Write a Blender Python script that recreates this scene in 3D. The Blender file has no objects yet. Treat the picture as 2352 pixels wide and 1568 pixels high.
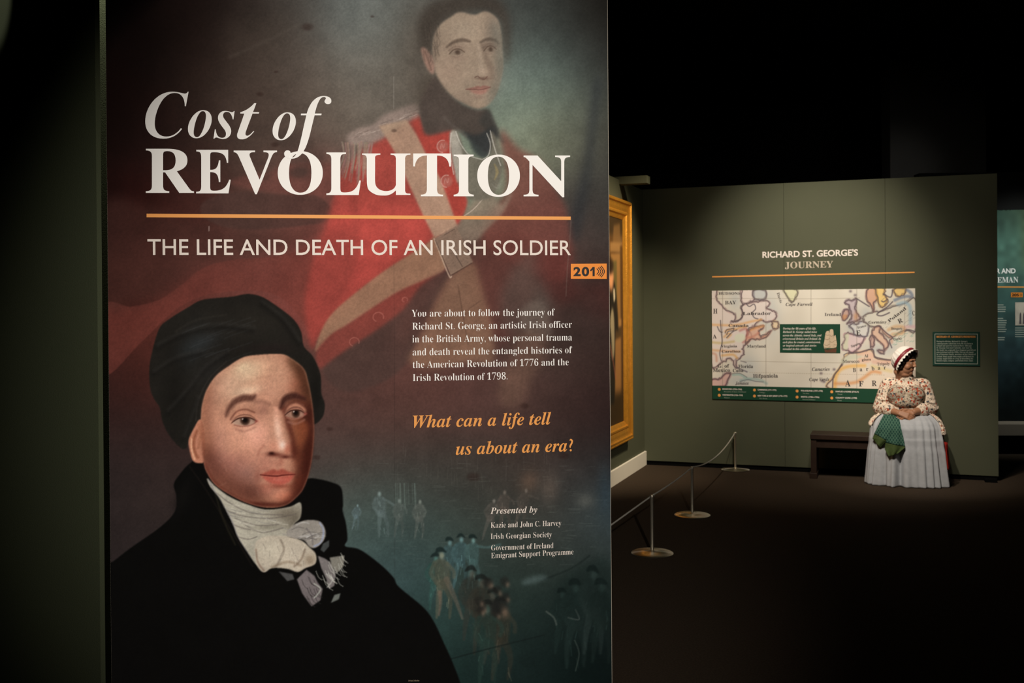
import bpy, bmesh, math, random
from mathutils import Vector, Matrix, Euler
random.seed(7)
C = bpy.context.scene.collection
sc = bpy.context.scene
# ------------------------------------------------------------------ camera (36.7 mm lens, upright-corrected: shifted, hardly tilted)
FPX, CX, CY, EYE = 2400.0, 1176.0, 712.0, 1.6
PITCH, ROLL = 0.0044057, -0.0071738
cp, sp, cr, sr_ = math.cos(PITCH), math.sin(PITCH), math.cos(ROLL), math.sin(ROLL)
RW = Matrix(((cr, -sr_, 0), (sr_, cr, 0), (0, 0, 1))) @ Matrix(((1, 0, 0), (0, cp, -sp), (0, sp, cp)))   # world(x, down, depth) -> lens
def to_world(v):
    w = RW.transposed() @ Vector(v)
    return Vector((w.x, w.z, -w.y))
cam = bpy.data.cameras.new('camera'); cam_o = bpy.data.objects.new('camera', cam); C.objects.link(cam_o)
cam.sensor_width = 36.0; cam.lens = FPX/2352*36; cam.shift_y = -(784-CY)/2352
right, down, fwd = to_world((1, 0, 0)), to_world((0, 1, 0)), to_world((0, 0, 1))
m = Matrix.Identity(4)
for i in range(3):
    m[i][0], m[i][1], m[i][2] = right[i], -down[i], -fwd[i]
m.translation = Vector((0, 0, EYE)); cam_o.matrix_world = m
cam.dof.use_dof = True; cam.dof.focus_distance = 3.2; cam.dof.aperture_fstop = 9.0
cam.clip_start = .05; cam.clip_end = 100
sc.camera = cam_o
sc.view_settings.view_transform = 'Standard'; sc.view_settings.look = 'None'
sc.view_settings.exposure = 0.0; sc.view_settings.gamma = 1.0; sc.view_settings.use_curve_mapping = False
# ------------------------------------------------------------------ world: a blacked-out gallery
wd = bpy.data.worlds.new('gallery_dark'); sc.world = wd; wd.use_nodes = True
wd.node_tree.nodes['Background'].inputs[0].default_value = (.5, .55, .5, 1); wd.node_tree.nodes['Background'].inputs[1].default_value = .0012
# ------------------------------------------------------------------ gallery spotlights
def spot(name, loc, aim, power, angle, blend=.8, col=(1, .83, .64), size=.04):
    l = bpy.data.lights.new(name, 'SPOT'); l.energy = power; l.spot_size = math.radians(angle); l.spot_blend = blend
    l.color = col; l.shadow_soft_size = size
    o = bpy.data.objects.new(name, l); C.objects.link(o); o.location = loc
    o.rotation_euler = (Vector(aim)-Vector(loc)).to_track_quat('-Z', 'Y').to_euler()
    return o
def area(name, loc, aim, power, w, h, col=(1, .85, .7)):
    l = bpy.data.lights.new(name, 'AREA'); l.energy = power; l.shape = 'RECTANGLE'; l.size = w; l.size_y = h; l.color = col
    o = bpy.data.objects.new(name, l); C.objects.link(o); o.location = loc
    o.rotation_euler = (Vector(aim)-Vector(loc)).to_track_quat('-Z', 'Y').to_euler()
    return o
spot('panel_spot', (.7026, -.9, 2.7), (-.0405, 3.15, 1.5019), 769, 40.975, .8268, (1, .92, .82), .03)
spot('gap_downlight', (-1.335, 3.44, 3.05), (-1.335, 3.47, 2.2), 30, 70, .9, (1, .95, .78), .02)
spot('corner_spot', (-2.25, 2.95, 3.45), (-1.745, 3.53, 2.69), 22, 15, .3, (1, .95, .85), .02)
spot('high_wash_fill', (2.5, 6.8, 4.35), (3.1, 9.8, 2.2), 70, 80, 1.0, (1, .89, .74), .1)  # weak wide fill added to lift the map wall's top corners, no known fixture
spot('map_spot', (2.1, 7.3, 4.1), (2.85, 9.9, 1.80), 500, 44, 1.0, (1, .88, .73), .06)
spot('map_wash_spot', (2.3, 7.0, 4.1), (2.85, 9.8, .75), 235, 62, 1.0, (1, .89, .74), .08)
spot('bench_spot', (1.8, 6.7, 3.9), (3.45, 9.2, .55), 470, 27, .9, (1, .87, .73), .05)
spot('painting_spot', (2.5, 7.6, 4.1), (.9, 9.6, 1.25), 800, 43, .9, (1, .82, .58), .05)
spot('far_panel_spot', (5.4, 9.6, 3.6), (5.5, 11.2, 1.6), 190, 54, 1.0, (.95, 1, .92), .06)
spot('black_wall_spot', (4.6, 11.4, 3.0), (4.9, 14.0, 3.2), 10, 50, 1.0, (1, .95, .9), .1)
# ------------------------------------------------------------------ print painter (numpy)
import numpy as np

def spline(pts, closed=True, n=8):
    P = np.array(pts, float)
    k = len(P)
    out = []
    rng = range(k) if closed else range(k-1)
    for i in rng:
        if closed:
            p0, p1, p2, p3 = P[(i-1) % k], P[i], P[(i+1) % k], P[(i+2) % k]
        else:
            p0, p1, p2, p3 = P[max(i-1, 0)], P[i], P[i+1], P[min(i+2, k-1)]
        for t in np.arange(n)/n:
            out.append(.5*((2*p1)+(-p0+p2)*t+(2*p0-5*p1+4*p2-p3)*t*t+(-p0+3*p1-3*p2+p3)*t**3))
    if not closed:
        out.append(P[-1])
    return np.array(out)

def box1(a, r, ax):
    if r < 1:
        return a
    a = np.moveaxis(a, ax, 0)
    n = a.shape[0]
    pad = np.concatenate([np.repeat(a[:1], r+1, 0), a, np.repeat(a[-1:], r, 0)])
    c = np.cumsum(pad, 0)
    return np.moveaxis((c[2*r+1:2*r+1+n]-c[:n])/(2*r+1), 0, ax)

def gblur(a, s):
    if s < .35:
        return a
    if s < 1.2:
        w = math.exp(-.5/s/s)
        k = np.array([w, 1, w])/(1+2*w)
        for ax in (0, 1):
            p = np.concatenate([np.take(a, [0], ax), a, np.take(a, [-1], ax)], ax)
            n = a.shape[ax]
            a = sum(k[i]*np.take(p, range(i, i+n), ax) for i in range(3))
        return a
    r = max(1, int(round(s*.87)))
    for _ in range(3):
        a = box1(box1(a, r, 0), r, 1)
    return a

class Canvas:
    """colour sheet over [x0,x1]x[y0,y1], c units per cell; colours are sRGB 0..255"""
    def __init__(s, x0, y0, x1, y1, c, base=(0, 0, 0), seed=1):
        s.x0, s.y0, s.c = x0, y0, c
        s.w, s.h = int(round((x1-x0)/c))+1, int(round((y1-y0)/c))+1
        s.a = np.empty((s.h, s.w, 3)); s.a[:] = base
        s.X = x0+np.arange(s.w)*c; s.Y = y0+np.arange(s.h)*c
        s.rs = np.random.RandomState(seed)
    def win(s, xa, ya, xb, yb):
        i0 = max(0, int((xa-s.x0)/s.c)); i1 = min(s.w, int((xb-s.x0)/s.c)+2)
        j0 = max(0, int((ya-s.y0)/s.c)); j1 = min(s.h, int((yb-s.y0)/s.c)+2)
        return (j0, j1, i0, i1) if i1 > i0 and j1 > j0 else None
    def comp(s, w, m, col, mode='n'):
        j0, j1, i0, i1 = w
        d = s.a[j0:j1, i0:i1]; m = m[..., None]; col = np.asarray(col, float)
        if mode == 'n': d[:] = d*(1-m)+col*m
        elif mode == 'mul': d[:] = d*(1-m+m*col/255.)
        elif mode == 'scr': d[:] = 255-(255-d)*(1-m*col/255.)
        elif mode == 'max': d[:] = np.maximum(d, d*(1-m)+col*m)
        elif mode == 'add': d[:] = np.clip(d+m*col, 0, 255)
    def mask(s, pts, blur=0, smooth=True, n=8):
        P = spline(pts, True, n) if smooth else np.array(pts, float)
        pad = 3*blur+2*s.c
        w = s.win(P[:, 0].min()-pad, P[:, 1].min()-pad, P[:, 0].max()+pad, P[:, 1].max()+pad)
        if w is None: return None, None
        j0, j1, i0, i1 = w
        m = np.zeros((j1-j0, i1-i0)); Q = np.roll(P, -1, 0); nx = i1-i0
        cols = np.arange(nx)
        for j in range(j0, j1):
            acc = np.zeros(nx)
            for sub in (.25, .75):
                y = s.y0+(j-.5+sub)*s.c
                hit = (P[:, 1] <= y) != (Q[:, 1] <= y)
                if not hit.any(): continue
                xs = np.sort(P[hit, 0]+(y-P[hit, 1])*(Q[hit, 0]-P[hit, 0])/(Q[hit, 1]-P[hit, 1]))
                xs = (xs-s.x0)/s.c-i0+.5
                for a, b in zip(xs[::2], xs[1::2]):
                    acc += np.clip(np.minimum(b, cols+1)-np.maximum(a, cols), 0, 1)
            m[j-j0] = acc/2
        return w, gblur(np.clip(m, 0, 1), blur/s.c)
    def poly(s, pts, col, al=1, blur=0, smooth=True, mode='n', tex=0, n=8):
        w, m = s.mask(pts, blur, smooth, n)
        if w is None: return
        if tex: m = m*(1+tex*(s.noise(3)[w[0]:w[1], w[2]:w[3]]-.5))
        s.comp(w, np.clip(m*al, 0, 1), col, mode)
    def blob(s, cx, cy, rx, ry, col, al=1, rot=0, mode='n', hard=1.):
        R = max(rx, ry)*2.6
        w = s.win(cx-R, cy-R, cx+R, cy+R)
        if w is None: return
        j0, j1, i0, i1 = w
        dx = s.X[None, i0:i1]-cx; dy = s.Y[j0:j1, None]-cy
        c, n = math.cos(math.radians(rot)), math.sin(math.radians(rot))
        q = ((dx*c+dy*n)/rx)**2+((dy*c-dx*n)/ry)**2
        s.comp(w, al*np.exp(-q**hard), col, mode)
    def line(s, pts, wd, col, al=1, soft=.8, smooth=True, mode='n', w1=None):
        P = spline(pts, False, 6) if smooth and len(pts) > 2 else np.array(pts, float)
        k = len(P)
        W = np.interp(np.linspace(0, 1, k), np.linspace(0, 1, len(wd)), wd) if hasattr(wd, '__len__') else np.full(k, float(wd))
        pad = W.max()+3*soft+s.c
        w = s.win(P[:, 0].min()-pad, P[:, 1].min()-pad, P[:, 0].max()+pad, P[:, 1].max()+pad)
        if w is None: return
        j0, j1, i0, i1 = w
        X = s.X[None, i0:i1]; Y = s.Y[j0:j1, None]
        best = np.full((j1-j0, i1-i0), 1e9)
        for i in range(k-1):
            a, b = P[i], P[i+1]; d = b-a; L = d@d
            if L < 1e-9: continue
            t = np.clip(((X-a[0])*d[0]+(Y-a[1])*d[1])/L, 0, 1)
            ds = np.hypot(X-a[0]-t*d[0], Y-a[1]-t*d[1])-(W[i]+(W[i+1]-W[i])*t)/2
            np.minimum(best, ds, best)
        s.comp(w, al*np.clip(.5-best/(2*soft), 0, 1), col, mode)
    def noise(s, cell, seed=None):
        key = (cell, seed)
        if not hasattr(s, 'nc'): s.nc = {}
        if key not in s.nc:
            r = np.random.RandomState(int(cell*7)+(seed or 0))
            cx = max(cell/s.c, 1)
            gw, gh = int(s.w/cx)+3, int(s.h/cx)+3
            g = r.rand(gh, gw)
            fx = np.arange(s.w)/cx; fy = np.arange(s.h)/cx
            ix = fx.astype(int); iy = fy.astype(int)
            tx = fx-ix; ty = fy-iy
            tx = tx*tx*(3-2*tx); ty = (ty*ty*(3-2*ty))[:, None]
            a = g[iy][:, ix]*(1-tx)+g[iy][:, ix+1]*tx
            b = g[iy+1][:, ix]*(1-tx)+g[iy+1][:, ix+1]*tx
            s.nc[key] = a*(1-ty)+b*ty
        return s.nc[key]
    def scatter(s, samples, sigma):
        """smooth colour field from (x, y, rgb) samples"""
        S = np.array([(x, y, *c) for x, y, c in samples], float)
        num = np.zeros((s.h, s.w, 3)); den = np.full((s.h, s.w), 1e-12)
        for x, y, r, g, b in S:
            d2 = (s.X[None, :]-x)**2+(s.Y[:, None]-y)**2
            k = np.exp(-d2/(2*sigma*sigma))+1e-3/(1+d2/(sigma*sigma))**2
            den += k
            num += k[..., None]*np.array([r, g, b])
        s.a[:] = num/den[..., None]

def soldier_figure(cv, x, y, h, col, face=0, lean=0, arm=0, al=.5, dark=(25, 32, 30), hat=True):
    """small, loosely brushed standing figure, feet at (x, y), height h: soft body, broken light strokes"""
    r = cv.rs
    d = lambda u, v: (x+lean*v*h+u*h+r.randn()*.006*h, y-v*h+r.randn()*.006*h)
    c = np.array(col, float)
    s1 = h*.008+.7; al = min(1, al*1.35)
    cv.poly([d(-.09, .82), d(.02, .85), d(.10, .80), d(.12, .62), d(.07, .42), d(-.09, .44), d(-.12, .62)], c*.72, al*.9, s1)
    cv.line([d(-.02, .50), d(-.07, .26), d(-.10, 0)], [h*.11, h*.075, h*.03], c*.85, al*.75, s1)
    cv.line([d(.03, .50), d(.10, .28), d(.09, 0)], [h*.11, h*.07, h*.03], c*.7, al*.75, s1)
    cv.line([d(-.09, .79), d(-.15, .64), d(-.11+.1*arm, .5)], h*.06, c*.8, al*.7, s1)
    cv.line([d(.09, .79), d(.15+.1*arm, .66+.08*arm), d(.12+.28*arm, .54+.2*arm)], h*.05, c*.85, al*.7, s1)
    for k in range(9):
        u, v = r.uniform(-.1, .1), r.uniform(.05, .8)
        cv.line([d(u, v), d(u+r.uniform(-.02, .03), v-r.uniform(.04, .12))], h*.012+.5, c*1.35, al*.5*r.rand(), .9)
    cv.blob(x+lean*.9*h+.012*h, y-.89*h, h*.038, h*.052, np.clip(c*1.25+10, 0, 255), al*.9, hard=1.4)
    if hat:
        cv.poly([d(-.075, .93), d(-.05, 1.0), d(.03, 1.01), d(.08, .93), d(.0, .95)], dark, al*1.1, s1*.7)

def paint_poster():
    cv = Canvas(240, -40, 1408, 1600, 1.5)
    B = [(250,-20,(4,2,2)),(250,250,(10,4,3)),(250,480,(18,7,6)),(256,700,(42,18,14)),(262,900,(34,19,17)),(262,1100,(34,28,27)),(262,1250,(36,29,28)),(262,1500,(10,9,9)),
      (340,100,(10,5,4)),(340,300,(22,11,9)),(330,480,(38,14,11)),(330,620,(58,28,23)),(330,760,(78,38,31)),(310,860,(68,35,29)),(300,1000,(52,36,33)),(320,1130,(48,37,34)),(310,1230,(44,36,34)),
      (450,30,(18,11,9)),(450,150,(32,22,18)),(450,330,(44,31,26)),(450,450,(62,34,29)),(450,560,(70,40,34)),(450,640,(92,48,41)),(420,740,(92,48,40)),
      (560,40,(42,34,30)),(570,160,(62,51,44)),(580,260,(66,52,45)),(600,330,(72,58,50)),(600,460,(86,60,52)),(600,560,(84,58,50)),(560,640,(112,62,54)),
      (680,30,(68,62,56)),(690,150,(88,77,68)),(700,270,(92,78,68)),(720,420,(112,70,62)),(690,500,(108,66,58)),(700,580,(128,66,58)),(680,660,(116,62,54)),(740,640,(132,62,54)),
      (800,20,(98,101,96)),(850,70,(118,120,112)),(820,170,(110,103,93)),(790,270,(101,89,78)),(900,20,(105,108,102)),(900,140,(112,107,97)),(880,230,(106,96,85)),
      (960,30,(78,76,70)),(960,100,(95,88,78)),(940,180,(100,90,79)),
      (1180,30,(62,62,58)),(1200,110,(88,96,90)),(1180,200,(122,134,122)),(1240,180,(108,124,114)),(1190,290,(128,140,120)),(1260,290,(116,120,98)),(1240,340,(122,118,96)),(1300,230,(92,100,90)),(1320,330,(98,98,82)),
      (1260,40,(62,66,62)),(1310,120,(62,66,62)),(1330,30,(36,33,29)),(1385,20,(16,13,10)),(1380,150,(38,36,33)),(1385,300,(50,47,43)),(1340,430,(70,68,62)),(1390,430,(46,43,40)),(1385,560,(52,46,42)),
      (1340,520,(66,62,58)),(1300,560,(92,62,54)),(1330,700,(74,54,48)),(1390,690,(48,27,24)),(1390,800,(46,34,30)),(1300,800,(72,54,48)),(1390,950,(38,25,23)),
      (860,880,(92,58,51)),(780,860,(84,57,50)),(800,940,(78,55,49)),(900,960,(82,55,48)),(1000,930,(88,57,50)),(1100,930,(84,57,51)),(1200,930,(76,54,48)),(1320,940,(60,42,38)),
      (800,1040,(70,53,48)),(900,1050,(62,52,47)),(1000,1050,(60,50,45)),(1120,1060,(58,48,43)),(1240,1050,(60,46,41)),(1340,1060,(46,37,34)),(1395,1060,(30,28,27)),
      (820,1110,(74,78,71)),(840,1190,(72,85,79)),(900,1160,(64,75,69)),(960,1120,(62,66,60)),(1050,1110,(58,56,50)),(1060,1190,(56,65,59)),(1140,1140,(56,54,48)),(1230,1130,(62,57,51)),(1320,1140,(60,62,58)),(1390,1150,(42,55,60)),
      (860,1250,(64,80,77)),(950,1240,(54,68,64)),(1040,1240,(52,64,59)),(1150,1230,(52,56,51)),(1260,1220,(54,56,51)),(1370,1230,(50,56,54)),(1340,1320,(36,44,40)),
      (930,1320,(54,72,72)),(1000,1380,(44,62,58)),(1100,1330,(40,52,47)),(1200,1310,(38,48,43)),(1000,1470,(34,52,48)),(1120,1450,(32,44,40)),(1250,1420,(24,34,31)),(1370,1400,(20,29,27)),
      (1080,1560,(22,36,33)),(1200,1560,(20,30,28)),(1330,1560,(12,22,20)),(1395,1560,(8,14,13)),(1395,1450,(14,22,21)),(600,1500,(8,7,6)),(600,1300,(30,24,22))]
    cv.scatter(B, 62)
    # layered tone patches of the composite print, with the crisp tide-lines of the collage
    cv.poly([(240,703),(300,704),(362,690),(392,672),(418,654),(450,626),(485,608),(540,596),(600,592),(668,582),(720,566),(800,600),(800,720),(740,780),(640,680),(520,670),(420,700),(330,780),(240,860)], (112,55,46), .5, 1.6)
    cv.poly([(240,470),(330,470),(420,500),(470,520),(600,530),(700,520),(756,512),(720,545),(668,574),(600,586),(540,590),(485,602),(450,620),(415,648),(390,666),(360,684),(300,698),(240,697)], (66,41,35), .5, 14)
    cv.poly([(462,470),(500,448),(560,440),(640,446),(720,448),(752,466),(766,488),(752,508),(700,518),(600,526),(520,522),(470,500)], (70,50,44), .65, 2)
    cv.poly([(530,420),(560,404),(610,398),(640,385),(690,372),(740,372),(780,390),(770,430),(745,450),(700,444),(640,442),(580,436)], (108,64,56), .55, 3)
    cv.poly([(600,402),(622,396),(620,412),(604,416)], (60,44,38), .4, 3); cv.poly([(664,392),(700,384),(706,400),(676,408)], (62,50,44), .5, 3)
    cv.poly([(520,60),(600,30),(680,50),(640,120),(560,150)], (64,54,46), .3, 20)
    cv.line([(530,130),(600,100),(680,60)], 3, (96,86,76), .25, 6)
    # bright red coat of the background officer
    cv.poly([(852,330),(905,300),(955,268),(980,300),(1040,300),(1062,420),(1068,470),(1050,520),(1000,548),(900,612),(800,690),(735,770),(716,800),(700,700),(720,600),(750,520),(772,430),(800,380)], (158,66,57), .85, 5)
    cv.poly([(760,500),(850,470),(960,480),(985,545),(880,615),(800,680),(740,740),(735,620)], (186,76,67), .75, 16)
    cv.poly([(846,345),(915,330),(935,420),(960,480),(860,480),(790,470),(800,430)], (170,72,62), .6, 8)
    cv.poly([(728,560),(770,530),(800,520),(812,600),(790,680),(740,740),(725,690)], (128,58,50), .55, 14)
    cv.line([(812,420),(818,520),(800,620),(770,700)], 14, (128,58,50), .35, 12)
    cv.line([(905,440),(900,520),(880,600)], 12, (150,64,56), .35, 10)
    cv.poly([(945,272),(962,262),(982,310),(1038,300),(1040,360),(1066,440),(1072,470),(1050,515),(1030,480),(1005,400),(975,345)], (168,66,56), .88, 2.5)
    # right side of coat in half tone
    cv.poly([(1148,300),(1190,340),(1240,370),(1270,420),(1300,480),(1316,560),(1300,640),(1240,640),(1170,600),(1110,560),(1120,500),(1165,430)], (116,66,57), .78, 7)
    cv.poly([(1060,620),(1095,600),(1110,560),(1200,540),(1240,640),(1180,760),(1130,780)], (98,54,47), .6, 12)
    cv.poly([(1155,660),(1190,600),(1230,580),(1262,660),(1275,700),(1230,740),(1160,760),(1150,700)], (84,76,68), .5, 12)
    cv.poly([(1225,600),(1300,560),(1322,650),(1390,660),(1396,730),(1320,700),(1270,690)], (86,40,36), .5, 12)
    cv.poly([(1300,700),(1345,660),(1396,690),(1396,790),(1340,800),(1260,770)], (52,40,36), .55, 16)
    # sword strap and far sleeve
    cv.poly([(1362,200),(1380,190),(1366,330),(1342,500),(1320,560),(1310,500),(1340,380)], (44,46,48), .6, 8)
    cv.line([(1312,500),(1308,560),(1303,620),(1300,680)], 2, (120,104,92), .4, 1)
    # epaulette and fringe
    cv.poly([(957,238),(920,249),(882,264),(856,286),(832,292),(803,304),(797,324),(820,334),(842,332),(882,316),(897,290),(962,268)], (152,131,119), .85, 3)
    r = cv.rs
    for i in range(46):
        u = r.rand()
        x = 786+66*u; y0 = 326+6*r.rand(); L = 55+45*r.rand()*(1-abs(u-.45))
        cv.line([(x+8*(u-.3), y0), (x+2*r.randn(), y0+L*.5), (x-10+12*u, y0+L)], 2.2+r.rand()*2, (132+30*r.rand(),112+22*r.rand(),98+20*r.rand()), .45, 1.2)
    for i in range(26):
        x = 805+150*r.rand(); y = 250+(957-x)*.42+14*r.rand()
        cv.line([(x,y),(x+8,y-5+3*r.rand()),(x+17,y-6)], 1.6, (186,166,152) if i % 2 else (112,94,84), .5, .8)
    # white cross belts
    cv.poly([(870,289),(935,275),(957,310),(977,351),(1012,411),(1037,480),(1052,522),(998,547),(972,495),(934,411),(906,348)], (174,143,118), .9, 2.2, False)
    cv.poly([(1150,470),(1178,430),(1160,480),(1113,532),(1086,556),(1050,545),(1048,522),(1067,495),(1100,440),(1120,420)], (140,122,104), .72, 3)
    cv.line([(1108,458),(1088,480),(1066,496)], 2.4, (196,174,156), .7, 1)
    cv.poly([(1000,546),(978,561),(884,621),(801,685),(761,722),(740,755),(727,790),(727,806),(761,769),(801,744),(884,689),(926,665),(975,643),(1024,613)], (150,113,88), .9, 1.8)
    cv.poly([(1021,616),(975,643),(926,665),(884,689),(801,744),(761,769),(727,806),(738,846),(804,798),(853,766),(896,735),(930,706),(969,653)], (132,62,53), .8, 3)
    cv.poly([(1024,622),(969,655),(930,710),(896,738),(853,769),(800,802),(742,850),(800,900),(920,850),(985,720),(1030,640)], (74,55,49), .75, 4)
    for bx, by, br in ((869,728,12),(814,785,11),(930,688,6)):
        cv.line([(bx+br*math.cos(t), by+br*.9*math.sin(t)) for t in np.linspace(2, 6.6, 9)], 1.8, (182,112,98), .55, 1)
    # waistcoat below the buckle
    cv.poly([(1037,633),(1010,675),(990,715),(962,780),(940,830),(1000,845),(1080,830),(1132,830),(1128,740),(1107,664),(1086,602)], (134,100,78), .75, 7)
    cv.line([(1052,655),(1063,720),(1075,790)], 2.6, (88,62,50), .6, 1.4)
    cv.line([(1075,710),(1105,690)], 2, (92,66,53), .5, 1)
    # belt plate
    cv.poly([(997,548),(1048,518),(1086,602),(1035,632)], (138,112,94), .92, 1.2, False)
    cv.line([(997,548),(1030,630),(1037,634)], 3, (198,170,146), .7, 1)
    cv.line([(1000,552),(1034,632)], 1.6, (76,58,50), .8, .8)
    cv.line([(1037,632),(1084,604)], 2.5, (70,50,42), .6, 1)
    cv.line([(1046,585),(1062,612)], 2.2, (84,66,56), .8, .8)
    cv.line([(1020,540),(1044,526)], 1.6, (92,72,60), .7, .8)
    for i in range(40):
        cv.blob(1005+70*r.rand(), 535+75*r.rand(), 2, 1.6, (100,80,68), .35)
    # coat buttons
    for bx, by in ((1017,336),(1026,416)):
        cv.blob(bx, by, 14, 14, (168,96,84), .9, hard=3)
        cv.line([(bx+13*math.cos(t), by+14*math.sin(t)) for t in np.linspace(1.6, 5, 9)], 2, (206,160,146), .75, .9)
        cv.line([(bx-5,by+5),(bx-3,by-6),(bx+2,by+4),(bx+4,by-6)], 1.3, (206,160,146), .55, .8)
    # officer: hair and head
    cv.blob(955, 120, 40, 110, (80,71,62), .6); cv.blob(990, 210, 40, 40, (76,66,58), .6)
    cv.poly([(966,118),(960,60),(972,25),(1000,2),(1060,-12),(1130,-10),(1162,20),(1172,70),(1164,150),(1150,100),(1148,50),(1114,26),(1056,30),(1018,52),(998,90),(996,135),(985,118)], (62,54,47), .86, 8)
    cv.poly([(985,165),(970,200),(962,245),(1010,240),(1012,190)], (80,70,60), .7, 10)
    face = [(1056,28),(1090,34),(1116,26),(1142,44),(1151,80),(1153,115),(1155,152),(1149,188),(1138,218),(1121,241),(1096,250),(1066,238),(1034,216),(1010,187),(998,155),(994,120),(997,84),(1012,56),(1034,40)]
    cv.poly(face, (160,138,117), 1, 2.2)
    cv.poly([(967,113),(976,110),(992,128),(998,150),(996,170),(984,162),(974,142)], (152,117,101), .95, 2)
    cv.line([(976,118),(984,140),(990,160)], 3.5, (112,84,72), .7, 2)
    def inside(mpts, fn):
        w, m = cv.mask(mpts, 2)
        keep = cv.a.copy(); fn()
        j0, j1, i0, i1 = w
        full = np.zeros((cv.h, cv.w)); full[j0:j1, i0:i1] = m
        cv.a[:] = keep*(1-full[..., None])+cv.a*full[..., None]
    def tones():
        cv.blob(1066, 66, 34, 26, (172,152,130), .6)
        cv.blob(1136, 70, 20, 40, (122,108,94), .75)
        cv.blob(1030, 165, 34, 34, (170,141,120), .55)
        cv.blob(1150, 150, 16, 50, (112,104,90), .75)
        cv.blob(1128, 180, 16, 22, (140,118,100), .6)
        cv.blob(1060, 225, 40, 16, (146,124,106), .6)
        cv.blob(1140, 215, 18, 30, (110,98,84), .7)
        cv.blob(1100, 240, 20, 9, (160,136,114), .5)
        cv.blob(1000, 110, 10, 40, (128,108,92), .6)
        cv.blob(1050, 108, 26, 9, (132,108,92), .6)
        cv.blob(1124, 106, 22, 10, (104,86,74), .7)
        cv.blob(1052, 134, 22, 6, (150,124,106), .6)
        cv.poly([(1100,96),(1108,112),(1114,140),(1124,168),(1126,180),(1136,160),(1120,128),(1112,104)], (112,92,78), .6, 4)
        cv.line([(1098,104),(1102,130),(1106,158)], 8, (184,160,138), .6, 4)
        cv.blob(1107, 164, 9, 8, (184,158,136), .6)
        cv.blob(1110, 180, 18, 4, (104,78,66), .75)
        cv.blob(1108, 190, 14, 5, (132,108,92), .5)
    inside(face, tones)
    cv.line([(1026,108),(1042,97),(1062,92),(1079,95)], [3,8,9,5], (92,75,63), .85, 2.4)
    cv.line([(1104,97),(1120,90),(1136,92),(1144,99)], [4,8,7,3], (82,68,58), .8, 2.4)
    for ex, ey, k in ((1050,120,1.),(1126,113,.82)):
        cv.poly([(ex-17*k,ey+4),(ex-6*k,ey-5),(ex+6*k,ey-6),(ex+16*k,ey+1),(ex+6*k,ey+6),(ex-6*k,ey+7)], (138,118,101), .85, 1.2)
        cv.blob(ex+1, ey, 6.5*k, 6, (70,53,43), .9, hard=1.6)
        cv.line([(ex-16*k,ey-3),(ex,ey-8),(ex+15*k,ey-3)], 5, (120,98,84), .55, 2)
        cv.line([(ex-18*k,ey+4),(ex-7*k,ey-6),(ex+6*k,ey-7),(ex+17*k,ey)], 2.2, (84,66,54), .85, 1)
        cv.line([(ex-20*k,ey-4),(ex-5*k,ey-13),(ex+10*k,ey-12)], 1.8, (118,96,82), .7, 1.2)
        cv.line([(ex-14*k,ey+9),(ex,ey+11),(ex+13*k,ey+6)], 1.6, (128,104,90), .6, 1.4)
    cv.line([(1091,178),(1097,175),(1104,180),(1112,182),(1119,176)], 2.4, (96,68,58), .8, 1.2)
    cv.poly([(1070,205),(1088,200),(1098,197),(1104,199),(1110,196),(1127,200),(1112,206),(1090,207)], (146,98,86), .9, 1.4)
    cv.poly([(1080,207),(1104,206),(1122,203),(1114,214),(1100,217),(1086,213)], (164,112,98), .85, 1.8)
    cv.line([(1070,205),(1088,205),(1104,206),(1127,200)], 1.8, (98,62,54), .8, .9)
    cv.blob(1100, 223, 14, 4, (132,104,90), .5)
    cv.poly([(1128,60),(1150,60),(1160,150),(1148,215),(1126,248),(1120,225),(1138,180),(1140,120)], (112,112,100), .45, 8)
    cv.blob(1075, 130, 110, 150, (122,112,98), .16)
    for i in range(40):
        x, y = 968+40*r.rand(), 40+90*r.rand(); cv.line([(x,y),(x+10*r.rand(),y+16),(x+4,y+30)], 1.6, (58,50,44) if i % 2 else (96,84,73), .3, 1.4)
    # officer: black stock, collar and gorget
    cv.poly([(996,178),(978,205),(964,243),(970,285),(981,310),(1038,300),(1066,305),(1092,330),(1124,352),(1142,306),(1130,270),(1119,250),(1096,251),(1060,238),(1030,216),(1008,188)], (78,67,60), .96, 3)
    cv.poly([(1060,302),(1075,320),(1090,350),(1112,364),(1124,352),(1142,306),(1130,290),(1095,310)], (50,53,53), .8, 4)
    cv.poly([(1120,250),(1132,268),(1146,306),(1160,330),(1125,300),(1100,280)], (60,58,54), .7, 4)
    cv.line([(1020,270),(1040,288),(1070,312)], 5, (98,88,80), .5, 3)
    cv.poly([(1034,306),(1046,300),(1056,314),(1068,345),(1092,362),(1118,362),(1128,345),(1126,305),(1136,310),(1150,350),(1152,400),(1130,450),(1090,460),(1060,440),(1044,390),(1036,350)], (110,103,89), .9, 2.5)
    cv.poly([(1034,306),(1046,301),(1054,322),(1062,360),(1052,420),(1042,380),(1036,345)], (172,163,148), .85, 2.5)
    for a in ([(1036,306),(1034,350),(1042,400)],[(1047,302),(1058,330),(1078,356),(1106,366)],[(1118,306),(1126,330),(1122,356),(1108,366)],[(1126,300),(1136,340),(1150,380)]):
        cv.line(a, 2, (206,198,184), .75, .9)
    cv.line([(1136,378),(1142,395),(1136,412)], [3,7,2], (150,132,92), .8, 2)
    for i in range(6):
        cv.line([(1128+3*i,420+3*i),(1138+2*i,432),(1146+i,420)], 1.2, (138,132,118), .4, .8)
    # hand with cuff at the lower right, faint
    cv.poly([(1200,706),(1240,690),(1262,726),(1266,770),(1226,780),(1196,740)], (120,104,92), .5, 6)
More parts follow.
